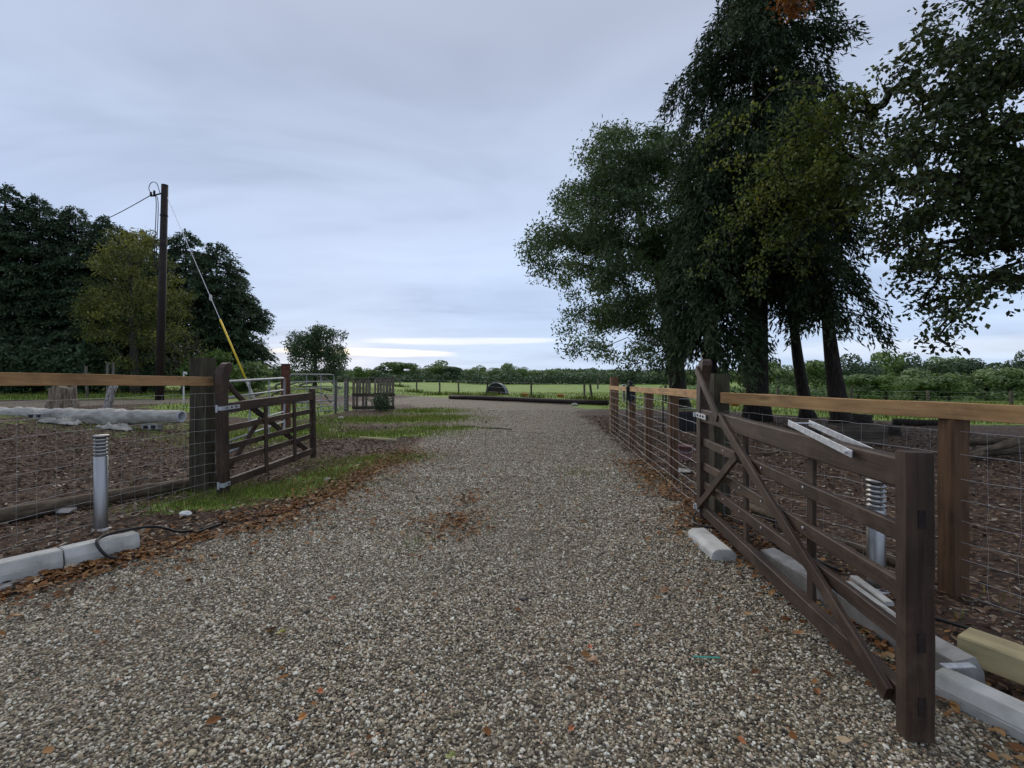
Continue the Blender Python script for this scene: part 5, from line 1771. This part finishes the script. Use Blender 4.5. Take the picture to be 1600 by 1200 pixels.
ark = GV(777, 40)
o = thing('animal_ark', 'dark half-round animal ark standing in the green field', 'animal shelter', ark)
N = 16
Lk = 1.2
prof = [(0.86 * math.cos(math.pi * i / N), 0.98 * math.sin(math.pi * i / N)) for i in range(N + 1)]
rotm = Matrix.Translation(ark) @ Matrix.Rotation(math.radians(-10), 4, 'Z')
V = [(x, -Lk / 2, z) for x, z in prof] + [(x, Lk / 2, z) for x, z in prof]
f4 = [(i, i + 1, N + 2 + i, N + 1 + i) for i in range(N)]
V2 = V + [(0, -Lk / 2, 0), (0, Lk / 2, 0)]
f3 = [(i + 1, i, 2 * N + 2) for i in range(N)] + [(N + 1 + i, N + 2 + i, 2 * N + 3) for i in range(N)]
link('shell', np_mesh('shell', np.array(V2), [np.array(f4), np.array(f3)]), M_rubber, o, rotm)
MB().tube([(x * 1.02, -Lk / 2 - 0.02, z * 1.02) for x, z in prof], 0.03, 6).build('rim', M_tube, o, rotm)
MB().box((0.1, -Lk / 2 - 0.012, 0.3), (0.5, 0.012, 0.6)).build('doorway_shade', M_creo, o, rotm)  # flat dark panel on the closed end stands for the shaded opening
for px, Y, lb in ((820, 36, 'small orange feed tub in the field, nearer the ark'), (876, 34, 'small orange feed tub in the field, nearer the drive fence'), (1148, 24, 'small orange tub on the grass behind the right gate head')):
    b = GV(px, Y)
    o = thing('feed_tub', lb, 'tub', b, group='orange feed tubs')
    MB().lathe([(0.20, 0.0), (0.27, 0.20), (0.29, 0.20), (0.29, 0.23), (0.25, 0.23), (0.19, 0.04), (0.001, 0.04)], 16, b).build('tub_body', M_orange, o, smooth=True)

# ------------------------------------------------------------------ grass, litter, chips (stuff)
r8_ = np.random.default_rng(108)


def blades(nm, label, x, y, hgt, wid, rng, mat=L_grass):
    n = len(x)
    z = T(x, y) - 0.005
    a = rng.uniform(0, 6.28, n)
    h = hgt * rng.uniform(0.45, 1.25, n)
    bend = h * rng.uniform(0.15, 0.75, n)
    w = wid * rng.uniform(0.7, 1.3, n)
    dx, dy = np.cos(a), np.sin(a)
    sx, sy = -dy * w / 2, dx * w / 2
    b0 = np.stack([x - sx, y - sy, z], 1)
    b1 = np.stack([x + sx, y + sy, z], 1)
    m0 = np.stack([x - sx * .8 + dx * bend * .35, y - sy * .8 + dy * bend * .35, z + h * 0.6], 1)
    m1 = np.stack([x + sx * .8 + dx * bend * .35, y + sy * .8 + dy * bend * .35, z + h * 0.6], 1)
    tp = np.stack([x + dx * bend, y + dy * bend, z + h], 1)
    V = np.stack([b0, b1, m1, m0, tp], 1).reshape(-1, 3)
    i = np.arange(n) * 5
    tint = np.clip(rng.normal(0.45, 0.2, n) + 0.5 * (fbm(x * 1.1, y * 1.1, 61) - 0.5) + (rng.random(n) < 0.05) * 0.6, 0, 1)
    me = np_mesh(nm, V, [np.stack([i, i + 1, i + 2, i + 3], 1), np.stack([i + 3, i + 2, i + 4], 1)], False, np.concatenate([tint, tint]))
    return tag(link(nm, me, mat), label, 'grass', kind='stuff')


xs, ys = [], []
for (cx, cy, rx, ry, rot) in PATCH:
    n = int(rx * ry * (4200 if cy < 10 else 1500))
    u = r8_.normal(0, 0.55, (n, 2)) * np.array([rx, ry])
    xs.append(cx + u[:, 0] * math.cos(rot) - u[:, 1] * math.sin(rot))
    ys.append(cy + u[:, 0] * math.sin(rot) + u[:, 1] * math.cos(rot))
# around posts and stray tufts on the verge
for (cx, cy, s, n) in ((-3.75, 5.95, 0.22, 700), (-3.95, 6.3, 0.25, 500), (-3.45, 8.3, 0.3, 300), (2.9, 3.5, 0.3, 120), (2.2, 6.9, 0.2, 120), (1.0, 7.3, 0.25, 200), (-0.9, 4.2, 0.15, 60)):
    u = r8_.normal(0, s, (n, 2))
    xs.append(cx + u[:, 0])
    ys.append(cy + u[:, 1])
X_, Y_ = np.concatenate(xs), np.concatenate(ys)
keep = (fbm(X_ * 2.2, Y_ * 2.2, 71) + 0.35 * r8_.random(len(X_)) > 0.50)
X_, Y_ = X_[keep], Y_[keep]
blades('verge_grass', 'short green grass patches along the left verge', X_, Y_, np.where(Y_ < 10, 0.075, 0.10), np.where(Y_ < 10, 0.006, 0.014), r8_)
n = 60000
yy = r8_.uniform(14, 46, n) ** 1.0
xx = r8_.uniform(-1.25, 1.25, n) * yy
keep = (m_grass(xx, yy) > 0.55) & (m_gravel(xx, yy) < 0.5)
xx, yy = xx[keep], yy[keep]
blades('pasture_grass', 'rough pasture grass on the fields beyond the fences', xx, yy, 0.13, 0.03, r8_)
# weeds along the field fence
xs, ys = [], []
for (px, Y, pt, l) in FP[:9]:
    b = GV(px, Y)
    u = r8_.normal(0, 1, (160, 2)) * np.array([0.6, 0.2])
    xs.append(b.x + u[:, 0])
    ys.append(b.y - 0.3 + u[:, 1])
blades('fence_weeds', 'taller weeds at the feet of the field fence posts', np.concatenate(xs), np.concatenate(ys), 0.34, 0.05, r8_)


def litter(nm, label, cat, x, y, L, W, mat, rng, tl=None, lift=0.012):
    n = len(x)
    z = T(x, y) + lift + np.abs(rng.normal(0, 0.008, n))
    a = rng.uniform(0, 6.28, n)
    L = L * rng.uniform(0.55, 1.3, n)
    W = W * rng.uniform(0.6, 1.2, n)
    d = unit(np.stack([np.cos(a), np.sin(a), rng.normal(0, 0.22, n)], 1))
    s = unit(np.cross(d, np.stack([rng.normal(0, .25, n), rng.normal(0, .25, n), np.ones(n)], 1)))
    nn = np.cross(s, d)
    C = np.stack([x, y, z], 1)
    cu = (rng.random(n) * 0.35)[:, None]
    l, w = L[:, None], W[:, None]
    V = np.stack([C - d * l * .5, C - d * l * .12 + s * w * .5 + nn * w * cu, C + d * l * .2 + s * w * .42 + nn * w * cu, C + d * l * .5 + nn * l * .1, C + d * l * .2 - s * w * .42 + nn * w * cu, C - d * l * .12 - s * w * .5 + nn * w * cu, C + d * l * .05], 1).reshape(-1, 3)
    i = np.arange(n) * 7
    F3 = np.concatenate([np.stack([i + p, i + q_, i + 6], 1) for p, q_ in ((0, 5), (5, 4), (4, 3), (3, 2), (2, 1), (1, 0))])
    t0 = np.clip(rng.random(n) if tl is None else tl, 0, 1)
    me = np_mesh(nm, V, F3, False, np.tile(t0, 6))
    return tag(link(nm, me, mat), label, cat, kind='stuff')


# leaves gathered along the drive edges
def along(pts, n, sig, rng):
    pts = np.array(pts)
    seg = np.linalg.norm(np.diff(pts, axis=0), axis=1)
    cs = np.concatenate([[0], np.cumsum(seg)])
    s = rng.uniform(0, cs[-1], n)
    p = np.stack([np.interp(s, cs, pts[:, k]) for k in (0, 1)], 1)
    return p + rng.normal(0, sig, (n, 2))


LE = [G(-120, 965), G(0, 930), G(90, 908), G(160, 882), G(240, 862), G(330, 830), G(440, 806), G(515, 772), G(575, 738), G(640, 703)]
RE = [(2.2, 8.5), (2.0, 6.4), (1.95, 5.0), (1.95, 4.2), (2.05, 3.4), (2.12, 2.6), (2.25, 1.4)]
p = np.concatenate([along(LE, 2500, 0.12, r8_), along(LE, 2600, 0.32, r8_), along(LE[4:], 900, 0.6, r8_), along(RE, 1900, 0.16, r8_), along(RE, 800, 0.34, r8_),
                    np.array(G(722, 800)) + r8_.normal(0, 1, (330, 2)) * np.array([0.22, 0.45]), np.array(G(715, 830)) + r8_.normal(0, 1, (120, 2)) * np.array([0.3, 0.25]),
                    np.stack([r8_.uniform(-4, 2, 260), r8_.uniform(1.6, 9, 260)], 1)])
keep = (p[:, 1] > 0.6) & (fbm(p[:, 0] * 1.7, p[:, 1] * 1.7, 81) > 0.34)
p = p[keep]
litter('fallen_leaves', 'orange and brown fallen leaves gathered along the drive edges', 'leaves', p[:, 0], p[:, 1], 0.055, 0.036, L_litter, r8_, np.clip(r8_.normal(0.5, 0.24, len(p)), 0, 1), 0.016)
# chips and old leaves on the bare earth, both sides
n = 34000
xx = np.concatenate([r8_.uniform(-13, -2.2, n), r8_.uniform(1.9, 12, n)])
yy = np.concatenate([r8_.uniform(2.2, 14, n), r8_.uniform(1.4, 18, n)])
g = np.maximum(m_gravel(xx, yy), m_grass(xx, yy) * 0.9)
dens = np.clip(1.5 / (0.4 + np.hypot(xx, yy) * 0.10), 0.2, 1)
keep = (g + (fbm(xx * 2, yy * 2, 91) - .5) * .8 < 0.45) & (r8_.random(2 * n) < dens) & (np.abs(xx) < 1.3 * yy + 1)
xx, yy = xx[keep], yy[keep]
litter('wood_chips', 'brown wood chips and old leaves over the bare earth', 'wood chips', xx, yy, 0.065, 0.032, L_chip, r8_, np.clip(r8_.normal(0.46, 0.27, len(xx)) + 0.35 * (fbm(xx, yy, 95) - .5), 0, 1), 0.01)
# twigs
tw = MB()
for k in range(240):
    sd = r8_.random() < 0.5
    x = r8_.uniform(-9, -3.0) if sd else r8_.uniform(2.3, 9)
    y = r8_.uniform(3.5, 11) if sd else r8_.uniform(2.2, 13)
    if m_gravel(np.array([x]), np.array([y]))[0] > 0.5:
        continue
    a = r8_.uniform(0, 6.28)
    l = r8_.uniform(0.1, 0.5)
    tw.tube([(x, y, Tz(x, y) + .012), (x + math.cos(a) * l * .5, y + math.sin(a) * l * .5, Tz(x, y) + .02 + r8_.uniform(0, .03)), (x + math.cos(a + .3) * l, y + math.sin(a + .3) * l, Tz(x, y) + .015)], [0.006, 0.005, 0.003], 4)
tag(tw.build('twigs', M_logbark), 'loose dead twigs scattered on the bare earth', 'twigs', kind='stuff')

# clods of earth
ico = bmesh.new()
bmesh.ops.create_icosphere(ico, subdivisions=1, radius=1)
iv = np.array([tuple(v.co) for v in ico.verts])
ifc = np.array([[v.index for v in f.verts] for f in ico.faces])
ico.free()
n = 5200
xx = np.concatenate([r8_.uniform(-11, -2.6, n // 2), r8_.uniform(2.0, 10, n // 2)])
yy = np.concatenate([r8_.uniform(2.6, 12.5, n // 2), r8_.uniform(1.6, 14, n // 2)])
keep = (np.maximum(m_gravel(xx, yy), m_grass(xx, yy)) < 0.3) & (np.abs(xx) < 1.3 * yy + 1) & (fbm(xx * 1.2, yy * 1.2, 131) > 0.42)
xx, yy = xx[keep], yy[keep]
n = len(xx)
sz = 0.012 * np.exp(r8_.normal(0, 0.55, n))
V = iv[None] * (1 + r8_.normal(0, 0.16, (n, 12, 1))) * sz[:, None, None] * np.array([1.25, 1.1, 0.75])
V = V + np.stack([xx, yy, T(xx, yy) + sz * 0.3], 1)[:, None]
FF = (ifc[None] + (np.arange(n) * 12)[:, None, None]).reshape(-1, 3)
M_clod = mottled('earth_clod', [(0.3, (0.030, 0.020, 0.013)), (0.5, (0.07, 0.047, 0.031)), (0.66, (0.12, 0.085, 0.058)), (0.8, (0.26, 0.23, 0.18))], 14, 0.95, 0.3, 0.004)
tag(link('earth_clods', np_mesh('earth_clods', V.reshape(-1, 3), FF), M_clod), 'crumbly clods and small stones on the bare earth', 'soil', kind='stuff')

# single leaves one can pick out on the near gravel


def one_leaf(label, px, py, size, col, ang):
    x, y = G(px, py)
    m, t, b = new_mat('leaf_' + label.split()[0])
    co = t.nodes.new('ShaderNodeTexCoord').outputs['Object']
    nz = noise(t, co, 60, 4, 0.6)
    t.links.new(ramp(t, nz, [(0.3, tuple(c * 0.6 for c in col)), (0.7, col)]), b.inputs['Base Color'])
    b.inputs['Roughness'].default_value = 0.6
    out = [(-0.5, 0), (-0.36, 0.2), (-0.18, 0.18), (-0.1, 0.40), (0.08, 0.25), (0.24, 0.34), (0.28, 0.14), (0.5, 0.0)]
    out = out + [(a, -c) for a, c in out[-2:0:-1]]
    V = [(a * size, c * size, abs(c) * size * 0.5 + 0.08 * size * math.sin(a * 7)) for a, c in out] + [(0, 0, 0)]
    nn = len(out)
    f = [(i, (i + 1) % nn, nn) for i in range(nn)]
    o = link('fallen_leaf', np_mesh('fallen_leaf', np.array(V), np.array(f)), m, None, Matrix.Translation((x, y, Tz(x, y) + 0.022)) @ Matrix.Rotation(ang, 4, 'Z'))
    tag(o, label, 'leaf', 'single leaves on the near gravel')


for a in (('yellow leaf lying on the left part of the near gravel', 440, 993, 0.055, (0.38, 0.34, 0.06), 0.4), ('orange-yellow leaf near the bottom left of the gravel', 473, 1130, 0.05, (0.48, 0.19, 0.03), 1.2),
          ('tan curled leaf right of centre on the near gravel', 925, 1040, 0.085, (0.40, 0.24, 0.13), -0.5), ('small orange leaf just above the tan curled leaf', 922, 1018, 0.04, (0.46, 0.12, 0.04), 1.4),
          ('rust orange leaf at the bottom right of the gravel', 1158, 1165, 0.045, (0.42, 0.14, 0.04), 2.1), ('brown leaf pair on the gravel in front of the right gate', 1040, 930, 0.09, (0.26, 0.13, 0.06), 0.2),
          ('orange leaf at the bottom centre edge of the gravel', 893, 1150, 0.038, (0.45, 0.15, 0.05), 0.8), ('reddish leaf left of centre on the gravel', 520, 940, 0.06, (0.32, 0.10, 0.04), 0.7),
          ('pale green leaf at the very bottom of the picture', 705, 1192, 0.05, (0.26, 0.28, 0.07), 0.1), ('small red-orange leaf left of the orange-yellow leaf', 500, 1090, 0.045, (0.42, 0.11, 0.03), 2.6)):
    one_leaf(*a)
